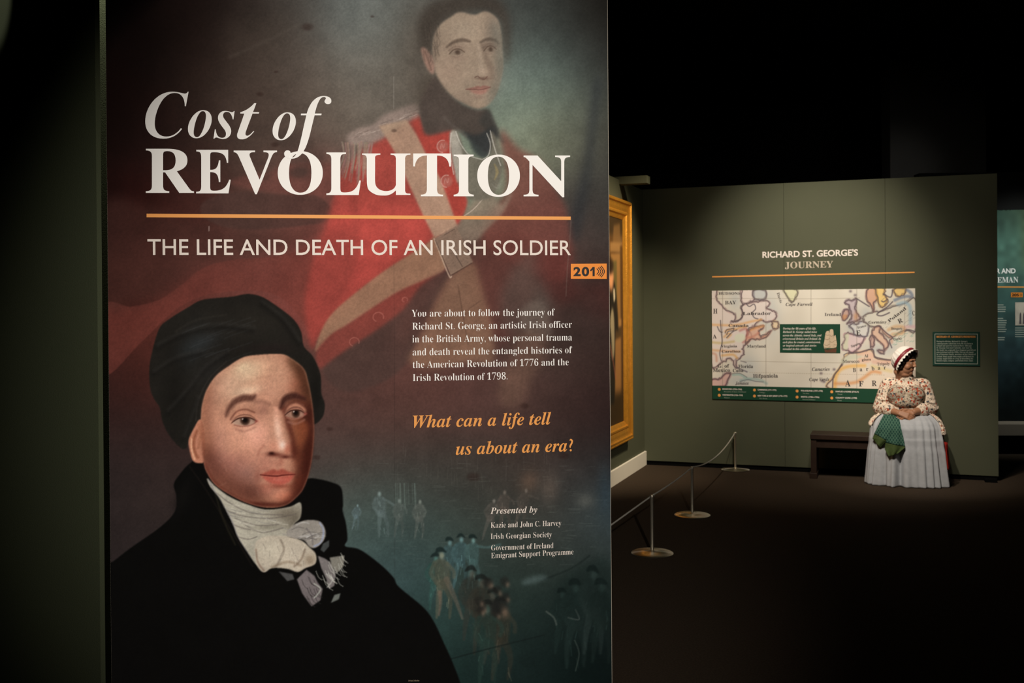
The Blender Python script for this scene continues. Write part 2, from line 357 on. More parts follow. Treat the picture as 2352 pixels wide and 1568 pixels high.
    cv.poly([(1200,762),(1250,770),(1250,820),(1220,870),(1195,930),(1150,930),(1150,870),(1180,800)], (116,86,70), .55, 10)
    for i in range(4):
        cv.line([(1160+20*i,850),(1158+19*i,900),(1162+17*i,940)], 4, (84,62,52), .35, 3)
    cv.blob(940, 740, 30, 60, (96,60,52), .4, 30)
    # seam between the printed sheets, scuffs and specks
    cv.line([(904,176),(904,250)], 1, (190,180,168), .5, .6)
    cv.line([(905,600),(906,900),(907,1560)], 1, (30,24,22), .25, .6)
    cv.line([(480,520),(480,530)], 2, (190,170,158), .6, .8)
    for sx, sy, sr in ((706,62,9),(855,38,3),(597,216,5),(632,332,6),(757,985,5),(727,1050,6),(1205,932,7),(1087,1095,10),(1295,1046,8),(905,300,4),(634,165,3)):
        cv.blob(sx, sy, sr*1.6, sr, (40,24,20), .4, hard=2)
    cv.poly([(640,300),(690,296),(720,330),(700,352),(650,345)], (52,42,37), .35, 5)
    cv.poly([(670,355),(740,350),(735,400),(690,410)], (62,50,44), .35, 7)
    # ------------------------------------------------ battle scene at the bottom right, loosely brushed
    for i in range(130):
        x = 780+600*r.rand(); y = 1060+240*r.rand()
        cv.line([(x,y),(x+10+22*r.rand(),y-2+5*r.rand())], 1.1, (120,126,116), .10+.12*r.rand(), .9)
    for i in range(40):
        x = 900+380*r.rand(); y = 1010+110*r.rand()
        cv.line([(x,y),(x+2*r.randn(),y+14+25*r.rand())], 1.2, (126,120,108), .14, .9)
    for i in range(24):
        x = 905+50*r.rand(); cv.line([(x,1110),(x+2,1150+20*r.rand())], 1.4, (108,122,112), .22, 1)
    cv.blob(1215, 1105, 22, 26, (112,84,66), .45, 20); cv.blob(1262, 1120, 20, 34, (104,88,76), .45)
    cv.blob(1345, 1150, 22, 16, (110,108,98), .4); cv.blob(1390, 1130, 18, 60, (44,62,72), .4)
    for fx, fy, fh, c, ln, ar in ((815,1216,62,(118,138,140),.1,0),(882,1232,110,(122,138,134),-.12,.6),(916,1232,92,(108,116,108),.0,.3),(962,1236,94,(118,122,112),.02,0),(1118,1236,96,(112,104,94),.18,.2),(1158,1218,98,(104,92,82),.0,.4),(1190,1212,96,(100,90,80),.2,.8)):
        soldier_figure(cv, fx, fy, fh, c, 0, ln, ar, .42, (70,70,64), False)
    for fx, fy, fh, c, ln, ar in ((1032,1352,118,(74,100,100),.0,0),(1055,1348,122,(78,106,106),.03,.1),(1088,1350,122,(82,110,106),-.02,1.4),(1000,1398,128,(58,92,84),0,0),(1020,1418,160,(98,98,80),-.05,.2)):
        soldier_figure(cv, fx, fy, fh, c, 0, ln, ar, .62, (26,36,34))
    cv.line([(1026,1330),(1046,1376),(1062,1420)], [14,10,5], (100,88,74), .5, 2)
    cv.line([(1010,1360),(1012,1385),(1008,1412)], [10,7,4], (116,92,76), .5, 2)
    for fx, fy, fh, c in ((1082,1470,170,(58,56,48)),(1106,1500,180,(62,58,48)),(1130,1520,170,(60,58,50)),(1150,1560,190,(64,60,48)),(1118,1568,190,(44,64,56))):
        soldier_figure(cv, fx, fy, fh, c, 0, 0, .15, .5, (22,24,22))
    for i in range(9):
        hx = 1078+90*r.rand(); hy = 1330+80*r.rand()
        cv.blob(hx, hy, 11, 12, (30,28,25), .6, hard=2); cv.blob(hx+7, hy+7, 5, 7, (112,92,76), .55)
    cv.blob(1146, 1392, 22, 19, (28,28,26), .85, hard=2); cv.blob(1160, 1406, 8, 12, (116,94,76), .7)
    cv.line([(1010,1520),(1120,1490),(1250,1458)], 3, (18,24,22), .6, 1.4)
    for fx, fy, fh, c in ((1290,1500,150,(32,46,42)),(1320,1530,200,(36,50,46)),(1362,1500,200,(48,60,56)),(1380,1520,190,(30,42,38))):
        soldier_figure(cv, fx, fy, fh, c, 0, 0, .3, .5, (12,18,17))
    cv.line([(1255,1404),(1272,1418),(1278,1434)], 4, (104,108,98), .4, 1.4); cv.line([(1305,1418),(1330,1422),(1322,1400)], 3, (100,104,96), .4, 1.4)
    cv.line([(1250,1330),(1310,1306),(1354,1276)], 4, (20,26,24), .5, 2)
    cv.line([(1320,1470),(1330,1500),(1322,1540)], 3, (74,82,74), .4, 1.2)
    cv.poly([(1205,1330),(1240,1320),(1258,1326),(1230,1338),(1200,1342)], (96,112,110), .4, 3)
    cv.poly([(1290,1330),(1396,1280),(1400,1420),(1350,1400),(1310,1420),(1280,1380)], (20,30,27), .5, 10)
    # ------------------------------------------------ foreground sitter: coat
    cv.poly([(230,1306),(258,1290),(300,1258),(368,1210),(401,1175),(405,1140),(399,1114),(409,1094),(436,1064),(470,1050),(560,1100),(690,1100),(720,1098),(764,1108),(784,1121),(788,1157),(787,1172),(795,1204),(798,1238),(793,1254),(827,1262),(874,1296),(904,1326),(916,1347),(972,1394),(997,1428),(1019,1475),(1040,1522),(1060,1580),(1060,1640),(230,1640)], (9,8,7), 1, 1.6)
    cv.line([(436,1072),(470,1120),(520,1200),(580,1300)], 3, (26,20,16), .6, 2)
    cv.line([(494,1130),(512,1190),(540,1250)], 4, (40,36,24), .5, 2)
    cv.blob(420, 1140, 16, 46, (16,14,12), .6, 20)
    # cap
    cap = [(343,847),(350,805),(366,754),(388,733),(433,705),(467,688),(533,681),(567,675),(598,680),(629,698),(671,730),(691,760),(698,795),(719,819),(736,860),(738,902),(746,929),(741,957),(722,974),(712,960),(705,930),(690,860),(640,830),(560,840),(500,880),(470,930),(462,962),(447,983),(434,1012),(427,1030),(412,1026),(388,998),(373,967),(367,936),(354,916),(345,891)]
    cv.poly(cap, (30,27,23), 1, 1.2)
    def capt():
        cv.blob(560, 740, 90, 40, (37,33,28), .7); cv.blob(640, 760, 40, 40, (38,34,29), .5)
        cv.blob(460, 790, 46, 18, (50,53,54), .6, -24); cv.blob(440, 800, 30, 60, (34,36,36), .5, 20)
        cv.blob(480, 850, 22, 50, (40,38,36), .5, 40); cv.blob(400, 900, 30, 90, (20,18,15), .7)
        cv.blob(620, 800, 60, 12, (34,26,24), .6); cv.blob(725, 900, 14, 60, (20,18,15), .7)
        for i in range(16):
            x = 410+130*r.rand(); y = 740+90*r.rand()
            cv.line([(x,y),(x+24,y-10),(x+54,y-20)], 2, (62,64,64), .22, 1.6)
        cv.line([(452,1000),(462,960),(470,915),(500,860),(540,832),(600,818),(660,822)], 7, (48,38,33), .55, 4)
        cv.line([(404,760),(450,735),(520,722)], 4, (46,42,36), .5, 3)
        cv.line([(450,965),(456,920),(480,870),(520,830)], 3, (52,46,42), .5, 2)
        for q in ([(360,800),(420,770),(500,752),(580,760)],[(352,860),(400,830),(460,812)],[(384,950),(430,900),(470,850),(520,815)],[(600,700),(650,740),(685,790)],[(420,1010),(440,960),(452,920)]):
            cv.line(q, 9, (19,17,15), .5, 6); cv.line([(a+3,b-9) for a, b in q], 5, (52,49,45), .38, 5)
    inside(cap, capt)
    # head
    head = [(591,815),(646,813),(670,824),(697,846),(707,874),(716,920),(721,971),(720,1019),(713,1071),(700,1114),(685,1137),(655,1160),(612,1165),(567,1154),(526,1134),(495,1113),(478,1089),(468,1062),(461,1000),(462,950),(466,922),(476,893),(496,863),(523,842),(557,821)]
    cv.poly(head, (190,135,108), 1, 1.3)
    ear = [(457,964),(447,980),(434,1008),(435,1030),(443,1057),(457,1063),(470,1056),(470,1000),(464,968)]
    cv.poly(ear, (180,118,92), 1, 1.6)
    def eart():
        cv.line([(452,990),(445,1012),(447,1036),(454,1050)], 6, (122,68,46), .75, 3)
        cv.line([(456,975),(460,1000),(456,1028)], 5, (150,94,68), .7, 3)
        cv.line([(440,1008),(440,1030),(447,1054)], 3.5, (222,170,134), .7, 1.6)
    inside(ear, eart)
    def skin():
        # forehead
        cv.blob(575, 850, 44, 24, (214,178,142), .75, -20); cv.blob(556, 843, 20, 12, (228,196,156), .7, -25)
        cv.blob(633, 850, 34, 26, (200,146,116), .65); cv.blob(530, 890, 34, 36, (200,158,130), .6, 30)
        cv.poly([(664,822),(700,838),(724,900),(724,960),(704,930),(690,890),(676,850)], (98,66,48), .85, 7); cv.blob(676, 830, 16, 18, (128,92,68), .75)
        cv.blob(672, 884, 16, 9, (204,140,112), .6, -20)
        cv.blob(568, 896, 34, 11, (222,184,150), .65, -12); cv.blob(620, 900, 20, 26, (206,148,120), .6)
        cv.blob(486, 900, 18, 34, (172,128,106), .6, 22); cv.blob(478, 945, 14, 40, (186,134,112), .6)
        cv.line([(590,868),(640,862),(668,868)], 3, (160,110,88), .35, 3)
        # eye sockets
        cv.blob(560, 948, 42, 13, (150,98,76), .55, -8); cv.blob(677, 930, 34, 16, (88,44,32), .75)
        cv.blob(605, 940, 12, 16, (146,98,82), .6)
        # cheeks
        cv.blob(545, 1005, 50, 30, (212,148,120), .75); cv.blob(592, 1000, 28, 36, (224,152,128), .75); cv.blob(575, 985, 20, 10, (228,168,140), .6, -12)
        cv.blob(500, 1010, 26, 40, (176,122,102), .6); cv.blob(545, 1060, 60, 26, (170,112,94), .7)
        cv.blob(490, 1060, 22, 40, (150,98,82), .65); cv.poly([(468,1050),(500,1040),(560,1070),(590,1110),(600,1160),(540,1146),(490,1112)], (124,78,68), .62, 14)
        cv.blob(590, 1128, 56, 18, (124,80,68), .7); cv.blob(566, 1088, 28, 22, (142,98,86), .6)
        cv.blob(612, 1060, 22, 14, (182,118,98), .6)
        # shaded far side
        cv.poly([(690,960),(722,930),(730,1040),(714,1110),(690,1150),(640,1172),(668,1130),(690,1090),(692,1030)], (78,36,28), .9, 9); cv.blob(704, 1075, 22, 50, (92,44,34), .8)
        cv.poly([(668,976),(700,966),(708,985),(700,1015),(684,1034),(672,1010)], (190,120,84), .85, 6)
        cv.blob(684, 1046, 10, 24, (124,66,48), .7)
        # nose
        cv.poly([(640,938),(650,945),(656,975),(666,1005),(668,1035),(672,1056),(682,1040),(676,1000),(664,960),(656,934)], (96,44,33), .85, 4)
        cv.line([(634,940),(637,970),(642,1000),(646,1024)], [10,13,16,20], (224,160,132), .85, 5)
        cv.blob(638, 985, 7, 26, (238,186,158), .7, -8); cv.blob(649, 1022, 8, 10, (250,210,186), .85)
        cv.blob(628, 1026, 13, 13, (208,138,112), .7); cv.blob(660, 1030, 8, 14, (196,110,86), .7)
        cv.line([(592,1044),(598,1032),(606,1022)], 4, (154,92,74), .5, 3)
        cv.blob(632, 1044, 20, 5, (98,44,34), .8); cv.blob(624, 1041, 8, 4.5, (46,16,12), .95); cv.blob(655, 1049, 13, 4.5, (78,30,24), .85)
        # mouth area and chin
        cv.blob(640, 1066, 14, 10, (172,108,88), .6); cv.blob(646, 1056, 5, 9, (140,80,64), .5)
        cv.blob(608, 1076, 18, 10, (166,104,86), .6); cv.blob(592, 1094, 9, 14, (138,82,68), .7)
        cv.blob(640, 1116, 32, 7, (122,58,44), .8); cv.blob(648, 1137, 24, 14, (210,130,102), .85)
        cv.blob(612, 1122, 16, 14, (190,118,96), .6); cv.blob(684, 1106, 12, 22, (112,58,44), .8)
        cv.blob(610, 1158, 60, 6, (92,46,36), .8)
        cv.line([(470,1066),(482,1092),(500,1114),(530,1136),(575,1155),(640,1162)], 7, (112,56,44), .7, 4)
    inside(head, skin)
    def glaze():
        cv.poly([(655,810),(705,840),(730,930),(730,1060),(700,1150),(640,1180),(664,1120),(676,1060),(670,1040),(672,1000),(662,960),(668,900),(672,850)], (150,110,92), .75, 12, mode='mul')
        cv.poly([(455,1010),(500,1060),(540,1095),(590,1118),(620,1150),(700,1150),(690,1190),(560,1180),(470,1110)], (168,138,124), .8, 16, mode='mul')
        cv.poly([(455,880),(490,880),(486,960),(492,1040),(470,1060),(455,1000)], (190,164,148), .7, 10, mode='mul')
        cv.blob(565, 862, 46, 26, (74,62,42), .55, -24, 'scr'); cv.blob(572, 900, 30, 9, (60,48,36), .6, -12, 'scr')
        cv.blob(640, 870, 26, 30, (44,26,18), .5, 0, 'scr'); cv.blob(585, 1000, 44, 26, (50,32,24), .6, -10, 'scr')
        cv.blob(640, 990, 10, 34, (64,46,38), .6, -8, 'scr'); cv.blob(650, 1022, 9, 9, (80,66,58), .8, 0, 'scr'); cv.blob(646, 1138, 26, 12, (44,24,18), .6, 0, 'scr')
        for i in range(90):
            x, y = 480+200*r.rand(), 840+300*r.rand(); d_ = r.randn(2)*(7, 7)
            cv.line([(x,y),(x+d_[0]+5,y+d_[1])], 3, (236,190,160) if i % 2 else (120,72,56), .07, 2)
    inside(head, glaze)
    # brows
    cv.line([(519,955),(526,938),(540,922),(560,914),(578,914),(586,908)], [4,10,14,16,14,6], (92,56,45), .9, 4)
    cv.line([(588,922),(604,922),(618,928)], 8, (128,86,70), .6, 4)
    cv.line([(645,936),(655,916),(676,909),(700,916)], [6,14,15,8], (62,32,26), .9, 4)
    for bx, by, dx in ((530,932,3),(542,921,4),(552,917,5),(562,914,5),(572,912,4),(658,914,3),(668,910,3),(680,910,4)):
        cv.line([(bx,by+4),(bx+dx,by-4)], 2, (84,50,40), .5, 1.2)
    # eyes
    for ex, ey, k, wc in ((561,965,.96,(178,140,118)),(678,948,.80,(160,116,96))):
        cv.poly([(ex-30*k,ey-2),(ex-14*k,ey-19),(ex+8*k,ey-22),(ex+30*k,ey-8),(ex+26*k,ey-2),(ex+4*k,ey-13),(ex-16*k,ey-9)], (208,152,124) if k == 1. else (196,134,106), .85, 2)
        cv.poly([(ex-29*k,ey+6),(ex-16*k,ey-7),(ex,ey-11),(ex+16*k,ey-8),(ex+28*k,ey+3),(ex+12*k,ey+11),(ex-10*k,ey+11)], wc, 1, 1.2)
        cv.line([(ex-26*k,ey-1),(ex-8*k,ey-8),(ex+10*k,ey-8),(ex+26*k,ey)], 7, (122,86,70), .55, 3)
        cv.blob(ex+2*k, ey, 12*k, 11.5, (58,36,27), 1, hard=3)
        cv.blob(ex+2*k, ey-1, 6.5*k, 6.5, (16,9,8), .95, hard=2)
        cv.poly([(ex-30*k,ey+3),(ex-16*k,ey-10),(ex+2*k,ey-14),(ex+18*k,ey-11),(ex+30*k,ey),(ex+16*k,ey-5),(ex+2*k,ey-6.5),(ex-15*k,ey-4)], (186,130,104) if k > .9 else (160,106,84), .95, 1)
        cv.line([(ex-29*k,ey+5),(ex-15*k,ey-4),(ex+2*k,ey-6.5),(ex+16*k,ey-5),(ex+29*k,ey+2)], [1.6,3,3.6,3,1.6], (52,26,20), .85, 1.1)
        cv.blob(ex-4*k, ey-3, 1.7, 1.7, (226,206,190), .9)
        cv.line([(ex-31*k,ey+7),(ex-17*k,ey-8),(ex,ey-13),(ex+17*k,ey-10),(ex+30*k,ey+2)], [1.5,2,2.5,2,1.5], (100,58,46), .7, 1.4)
        cv.line([(ex-33*k,ey-2),(ex-18*k,ey-20),(ex+4*k,ey-25),(ex+24*k,ey-18)], 3, (112,64,50), .8, 2)
        cv.line([(ex-24*k,ey+11),(ex-4*k,ey+14),(ex+16*k,ey+11),(ex+28*k,ey+4)], 2.4, (150,96,80), .85, 1.4)
        cv.line([(ex-20*k,ey+21),(ex+2*k,ey+25),(ex+26*k,ey+16)], 3.4, (158,106,88), .7, 3)
        cv.blob(ex+29*k, ey+2, 4, 3, (150,74,62), .8)
    cv.poly([(598,1090),(612,1083),(628,1077),(638,1080),(648,1076),(664,1083),(677,1088),(660,1091),(636,1092),(614,1092)], (152,72,58), .95, 1.8)
    cv.poly([(602,1093),(620,1093),(640,1093),(664,1091),(675,1090),(667,1104),(650,1112),(628,1111),(612,1104)], (168,80,66), .92, 2.2)
    cv.blob(640, 1101, 16, 4, (186,104,88), .55)
    cv.line([(598,1090),(616,1092),(636,1093),(650,1091),(678,1089)], [2,3,3.5,3,2], (88,28,24), .95, 1.2)
    # neck cloth
    neck = [(476,1098),(494,1116),(527,1140),(568,1158),(613,1170),(664,1164),(690,1154),(690,1187),(675,1204),(665,1232),(600,1240),(588,1262),(592,1290),(606,1310),(588,1296),(568,1267),(547,1234),(535,1204),(521,1175),(503,1142),(482,1116)]
    cv.poly(neck, (166,158,140), 1, 1.2)
    def cloth():
        cv.blob(660, 1180, 40, 20, (112,100,84), .8); cv.blob(620, 1210, 40, 7, (124,116,100), .7, -4); cv.blob(680, 1200, 22, 24, (92,82,68), .7)
        for k, pts in enumerate(([(520,1172),(560,1185),(620,1190),(680,1180)],[(535,1204),(556,1212),(575,1216)],[(498,1132),(530,1156),(580,1178),(650,1182)],[(545,1232),(570,1238),(590,1232)],[(555,1200),(600,1222),(650,1212)],[(540,1190),(590,1206),(640,1204)])):
            cv.line(pts, 2.4, (92,82,76), .6, 1.6)
        for i in range(22):
            x = 500+150*r.rand(); y = 1140+(x-500)*.3+50*r.rand()
            cv.line([(x,y),(x+16,y+6),(x+36,y+9)], 1.6, (196,188,170) if i % 2 else (122,116,112), .45, 1.1)
        cv.line([(478,1100),(500,1140),(530,1190),(548,1236),(575,1280)], 2.4, (118,112,122), .6, 1.4)
    inside(neck, cloth)
    loop = [(657,1228),(668,1210),(684,1200),(706,1194),(734,1197),(747,1216),(745,1238),(728,1256),(712,1256),(698,1240),(676,1236)]
    cv.poly(loop, (146,137,126), 1, 1.4)
    def loopt():
        for i in range(18):
            x = 665+60*r.rand(); y = 1205+40*r.rand()
            cv.line([(x,y),(x+14,y-6),(x+28,y-4)], 2, (188,182,174) if i % 2 else (84,78,74), .5, 1.3)
        cv.line([(735,1200),(743,1218),(738,1244),(722,1254)], 4, (150,156,178), .8, 1.8)
        cv.line([(704,1214),(716,1230),(718,1250)], 3, (96,88,86), .6, 2)
    inside(loop, loopt)
    knot = [(585,1252),(596,1238),(615,1231),(652,1231),(690,1240),(710,1256),(725,1272),(724,1294),(702,1304),(684,1313),(660,1306),(626,1304),(606,1314),(590,1296)]
    cv.poly(knot, (178,164,144), 1, 1.4)
    def knott():
        cv.blob(620, 1262, 34, 24, (190,178,156), .7); cv.blob(680, 1262, 26, 22, (188,174,154), .6)
        cv.line([(645,1240),(652,1262),(640,1290),(632,1302)], 4, (112,98,84), .7, 2.4)
        cv.line([(700,1262),(692,1284),(676,1300)], 4, (110,92,76), .7, 2.4); cv.blob(712, 1286, 14, 14, (120,102,82), .7)
        cv.line([(588,1262),(592,1290),(606,1310)], 4, (118,92,76), .6, 2); cv.line([(625,1302),(660,1290),(690,1298)], 5, (120,100,80), .6, 3)
        for i in range(12):
            x = 595+110*r.rand(); y = 1240+50*r.rand()
            cv.line([(x,y),(x+7*r.randn(),y+12)], 1.5, (108,98,90) if i % 2 else (208,198,178), .4, 1.1)
    inside(knot, knott)
    tails = ([(682,1330),(704,1308),(722,1322),(730,1338),(741,1352),(736,1378),(716,1392),(704,1376),(694,1362)],[(730,1276),(746,1282),(760,1292),(771,1315),(768,1345),(756,1352),(750,1330),(738,1304)],[(757,1280),(791,1275),(789,1300),(774,1316),(762,1300)],[(640,1312),(672,1318),(676,1330),(660,1334)],[(760,1384),(768,1366),(782,1362),(778,1376)],[(742,1248),(756,1240),(756,1254),(744,1268),(736,1262)])
    for t, c in zip(tails, ((112,102,100),(118,110,106),(128,122,110),(74,72,70),(110,112,104),(66,68,66))):
        cv.poly(t, c, .95, 1.2, False)
    for i in range(34):
        t = tails[i % 3]; q = np.array(t).mean(0)+r.randn(2)*(10, 16)
        cv.line([tuple(q),(q[0]+6,q[1]+14),(q[0]+14,q[1]+20)], 1.6, (190,186,172) if i % 3 else (40,36,34), .55, 1)
    cv.line([(722,1340),(736,1352),(728,1366),(722,1372)], 3, (188,190,174), .6, 1.4)
    cv.line([(750,1318),(764,1330),(752,1348)], 3, (176,172,162), .6, 1.4)
    # canvas weave / age mottling
    n = (cv.noise(5)-.5)*.07+(cv.noise(2.4)-.5)*.09+(cv.noise(26)-.5)*.09+(cv.noise(70)-.5)*.08
    cv.a *= (1+n)[..., None]
    cv.a[:] = np.clip(cv.a, 0, 255)
    return cv
LAMP = ((.7026, -.9, 2.7), (-.0405, 3.15, 1.5019), 40.975, .8268, (1, .92, .82))
def lamp_field(px, py):
    """irradiance of the panel's own spotlight at the panel points seen at (px, py)"""
    L, aim = np.array(LAMP[0]), np.array(LAMP[1])
    a = .18486696; U = np.array([math.cos(a), math.sin(a), 0]); N = np.array([math.sin(a), -math.cos(a), 0])
    d = np.stack([(px-CX)/FPX, (py-CY)/FPX, np.ones_like(px)], -1) @ np.array(RW)
    d = np.stack([d[..., 0], d[..., 2], -d[..., 1]], -1)
    d0 = to_world(((823-CX)/FPX, (720-CY)/FPX, 1)); O = np.array(d0)*3.2/d0.y
    P = d*((O@N)/(d@N))[..., None]+np.array([0, 0, EYE])
    ax = (aim-L)/np.linalg.norm(aim-L); v = P-L; r = np.linalg.norm(v, axis=-1); v = v/r[..., None]
    ch = math.cos(math.radians(LAMP[2]/2)); x = np.clip((v@ax-ch)/((1-ch)*LAMP[3]), 0, 1)
    E = np.abs(v@N)/r**2*x*x*(3-2*x)*19.48
    return np.clip(E, .10, 2)[..., None]*np.array(LAMP[4])
# ------------------------------------------------------------------ planes: where a line of sight meets a wall or the floor
EYEV = Vector((0, 0, EYE))
def ray(px, py):
    return to_world(((px-CX)/FPX, (py-CY)/FPX, 1))
class Plane:
    """upright plane through O running along U (to the right); N faces the camera"""
    def __init__(s, O, ang):
        s.O = Vector(O); s.U = Vector((math.cos(ang), math.sin(ang), 0)); s.V = Vector((0, 0, 1))
        s.N = Vector((s.U.y, -s.U.x, 0))
    def hit(s, px, py, off=0):
        d = ray(px, py); t = ((s.O+s.N*off)-EYEV).dot(s.N)/d.dot(s.N)
        return EYEV+d*t
    def uv(s, px, py, off=0):
        p = s.hit(px, py, off)-s.O
        return p.dot(s.U), p.z
    def P(s, u, z, off=0):
        return s.O+s.U*u+Vector((0, 0, z))+s.N*off
    def frame(s, u=0, z=0, off=0):
        M = Matrix.Identity(4)
        for i in range(3):
            M[i][0], M[i][1], M[i][2] = s.U[i], s.V[i], s.N[i]
        M.translation = s.P(u, z, off)
        return M
def floor_hit(px, py):
    d = ray(px, py); t = -EYE/d.z
    return EYEV+d*t
PA, BA = 0.18486696, math.radians(-20.2)
pd = ray(823, 720); panel = Plane((EYEV+pd*(3.2/pd.y)) - Vector((0, 0, (EYEV+pd*(3.2/pd.y)).z)), PA)
corner = floor_hit(1481, 1067)
back = Plane(corner, BA)
side = Plane(corner, BA+math.pi/2)          # left wall of the far bay, running away from the camera

# ------------------------------------------------------------------ scene helpers
def tag(o, label=None, cat=None, group=None, kind=None):
    if label: o['label'] = label
    if cat: o['category'] = cat
    if group: o['group'] = group
    if kind: o['kind'] = kind
    return o
def empty(name, M, label, cat, group=None):
    o = bpy.data.objects.new(name, None); C.objects.link(o); o.empty_display_size = .05
    o.matrix_world = M if isinstance(M, Matrix) else Matrix.Translation(M)
    return tag(o, label, cat, group)
def world_of(o):
    return (world_of(o.parent) @ o.matrix_basis) if o.parent else o.matrix_basis.copy()
def obj(name, me, mat=None, parent=None, M=None):
    """mesh given in world space (M None) or in the parent's space (M given)"""
    if isinstance(me, bmesh.types.BMesh):
        b = me; me = bpy.data.meshes.new(name); b.to_mesh(me); b.free()
    o = bpy.data.objects.new(name, me); C.objects.link(o)
    if mat is not None and not me.materials: me.materials.append(mat)
    if parent is not None:
        o.parent = parent
        if M is None:
            me.transform(world_of(parent).inverted()); me.update()
    if M is not None:
        o.matrix_local = M
    return o
def structure(name, me, mat):
    return tag(obj(name, me, mat), kind='structure')
def smooth(o, ang=None):
    me = o.data
    me.polygons.foreach_set('use_smooth', [True]*len(me.polygons))
    if ang:
        me.set_sharp_from_angle(angle=math.radians(ang))
    return o
def box(bm, M, lo, hi, bev=0):
    vs = [bm.verts.new(M @ Vector((x, y, z))) for z in (lo[2], hi[2]) for y in (lo[1], hi[1]) for x in (lo[0], hi[0])]
    fs = [bm.faces.new([vs[i] for i in f]) for f in ((0, 2, 3, 1), (4, 5, 7, 6), (0, 1, 5, 4), (2, 6, 7, 3), (0, 4, 6, 2), (1, 3, 7, 5))]
    if M.determinant() < 0:
        for f in fs: f.normal_flip()
    if bev:
        es = {e for f in fs for e in f.edges}
        bmesh.ops.bevel(bm, geom=list(es), offset=bev, segments=2, affect='EDGES', profile=.6)
    return bm
def nbox(M, lo, hi, bev=0):
    return box(bmesh.new(), M, lo, hi, bev)
def capsule(bm, p0, p1, r0, r1, seg=16, flat=1.0, up=None):
    p0, p1 = Vector(p0), Vector(p1); d = p1-p0; L = d.length
    z = d/L if L > 1e-6 else Vector((0, 0, 1))
    a = Vector(up) if up is not None else (Vector((0, 0, 1)) if abs(z.z) < .9 else Vector((1, 0, 0)))
    x = a.cross(z).normalized(); y = z.cross(x)
    prof = []
    for k in range(1, 5): t = math.pi/2*k/5; prof.append((-r0*math.cos(t), r0*math.sin(t)))
    prof += [(0, r0), (L*.33, r0+(r1-r0)*.33), (L*.66, r0+(r1-r0)*.66), (L, r1)]
    for k in range(4, 0, -1): t = math.pi/2*k/5; prof.append((L+r1*math.cos(t), r1*math.sin(t)))
    rings = [[bm.verts.new(p0+z*h+(x*math.cos(2*math.pi*i/seg)+y*flat*math.sin(2*math.pi*i/seg))*r) for i in range(seg)] for h, r in prof]
    for A, B in zip(rings, rings[1:]):
        for i in range(seg):
            bm.faces.new((A[i], A[(i+1) % seg], B[(i+1) % seg], B[i]))
    bm.faces.new(rings[0][::-1]); bm.faces.new(rings[-1])
    return bm
def ball(bm, c, r, rot=(0, 0, 0)):
    r = (r, r, r) if not hasattr(r, '__len__') else r
    bmesh.ops.create_icosphere(bm, subdivisions=3, radius=1, matrix=Matrix.Translation(c) @ Euler(rot).to_matrix().to_4x4() @ Matrix.Diagonal((*r, 1)))
    return bm
def lathe(bm, prof, M=Matrix.Identity(4), seg=48):
    rings = [[bm.verts.new(M @ Vector((r*math.cos(2*math.pi*i/seg), r*math.sin(2*math.pi*i/seg), z))) for i in range(seg)] for r, z in prof]
    for A, B in zip(rings, rings[1:]):
        for i in range(seg):
            bm.faces.new((A[i], A[(i+1) % seg], B[(i+1) % seg], B[i]))
    bm.faces.new(rings[0][::-1]); bm.faces.new(rings[-1])
    return bm
def tube(bm, pts, r, seg=10):
    pts = [Vector(p) for p in pts]; rings = []
    for i, p in enumerate(pts):
        t = (pts[min(i+1, len(pts)-1)]-pts[max(i-1, 0)]).normalized()
        a = Vector((0, 0, 1)) if abs(t.z) < .9 else Vector((1, 0, 0))
        x = t.cross(a).normalized(); y = x.cross(t)
        rr = r[i] if hasattr(r, '__len__') else r
        rings.append([bm.verts.new(p+(x*math.cos(2*math.pi*k/seg)+y*math.sin(2*math.pi*k/seg))*rr) for k in range(seg)])
    for A, B in zip(rings, rings[1:]):
        for k in range(seg):
            bm.faces.new((A[k], A[(k+1) % seg], B[(k+1) % seg], B[k]))
    bm.faces.new(rings[0][::-1]); bm.faces.new(rings[-1])
    return bm
def remesh(bm, voxel, it=4, fac=.5):
    me = bpy.data.meshes.new('tmp'); bm.to_mesh(me); bm.free()
    o = bpy.data.objects.new('tmp', me); C.objects.link(o)
    md = o.modifiers.new('r', 'REMESH'); md.mode = 'VOXEL'; md.voxel_size = voxel
    if it:
        s = o.modifiers.new('s', 'SMOOTH'); s.iterations = it; s.factor = fac
    dg = bpy.context.evaluated_depsgraph_get(); dg.update()
    out = bpy.data.meshes.new_from_object(o.evaluated_get(dg))
    bpy.data.objects.remove(o); bpy.data.meshes.remove(me)
    return out

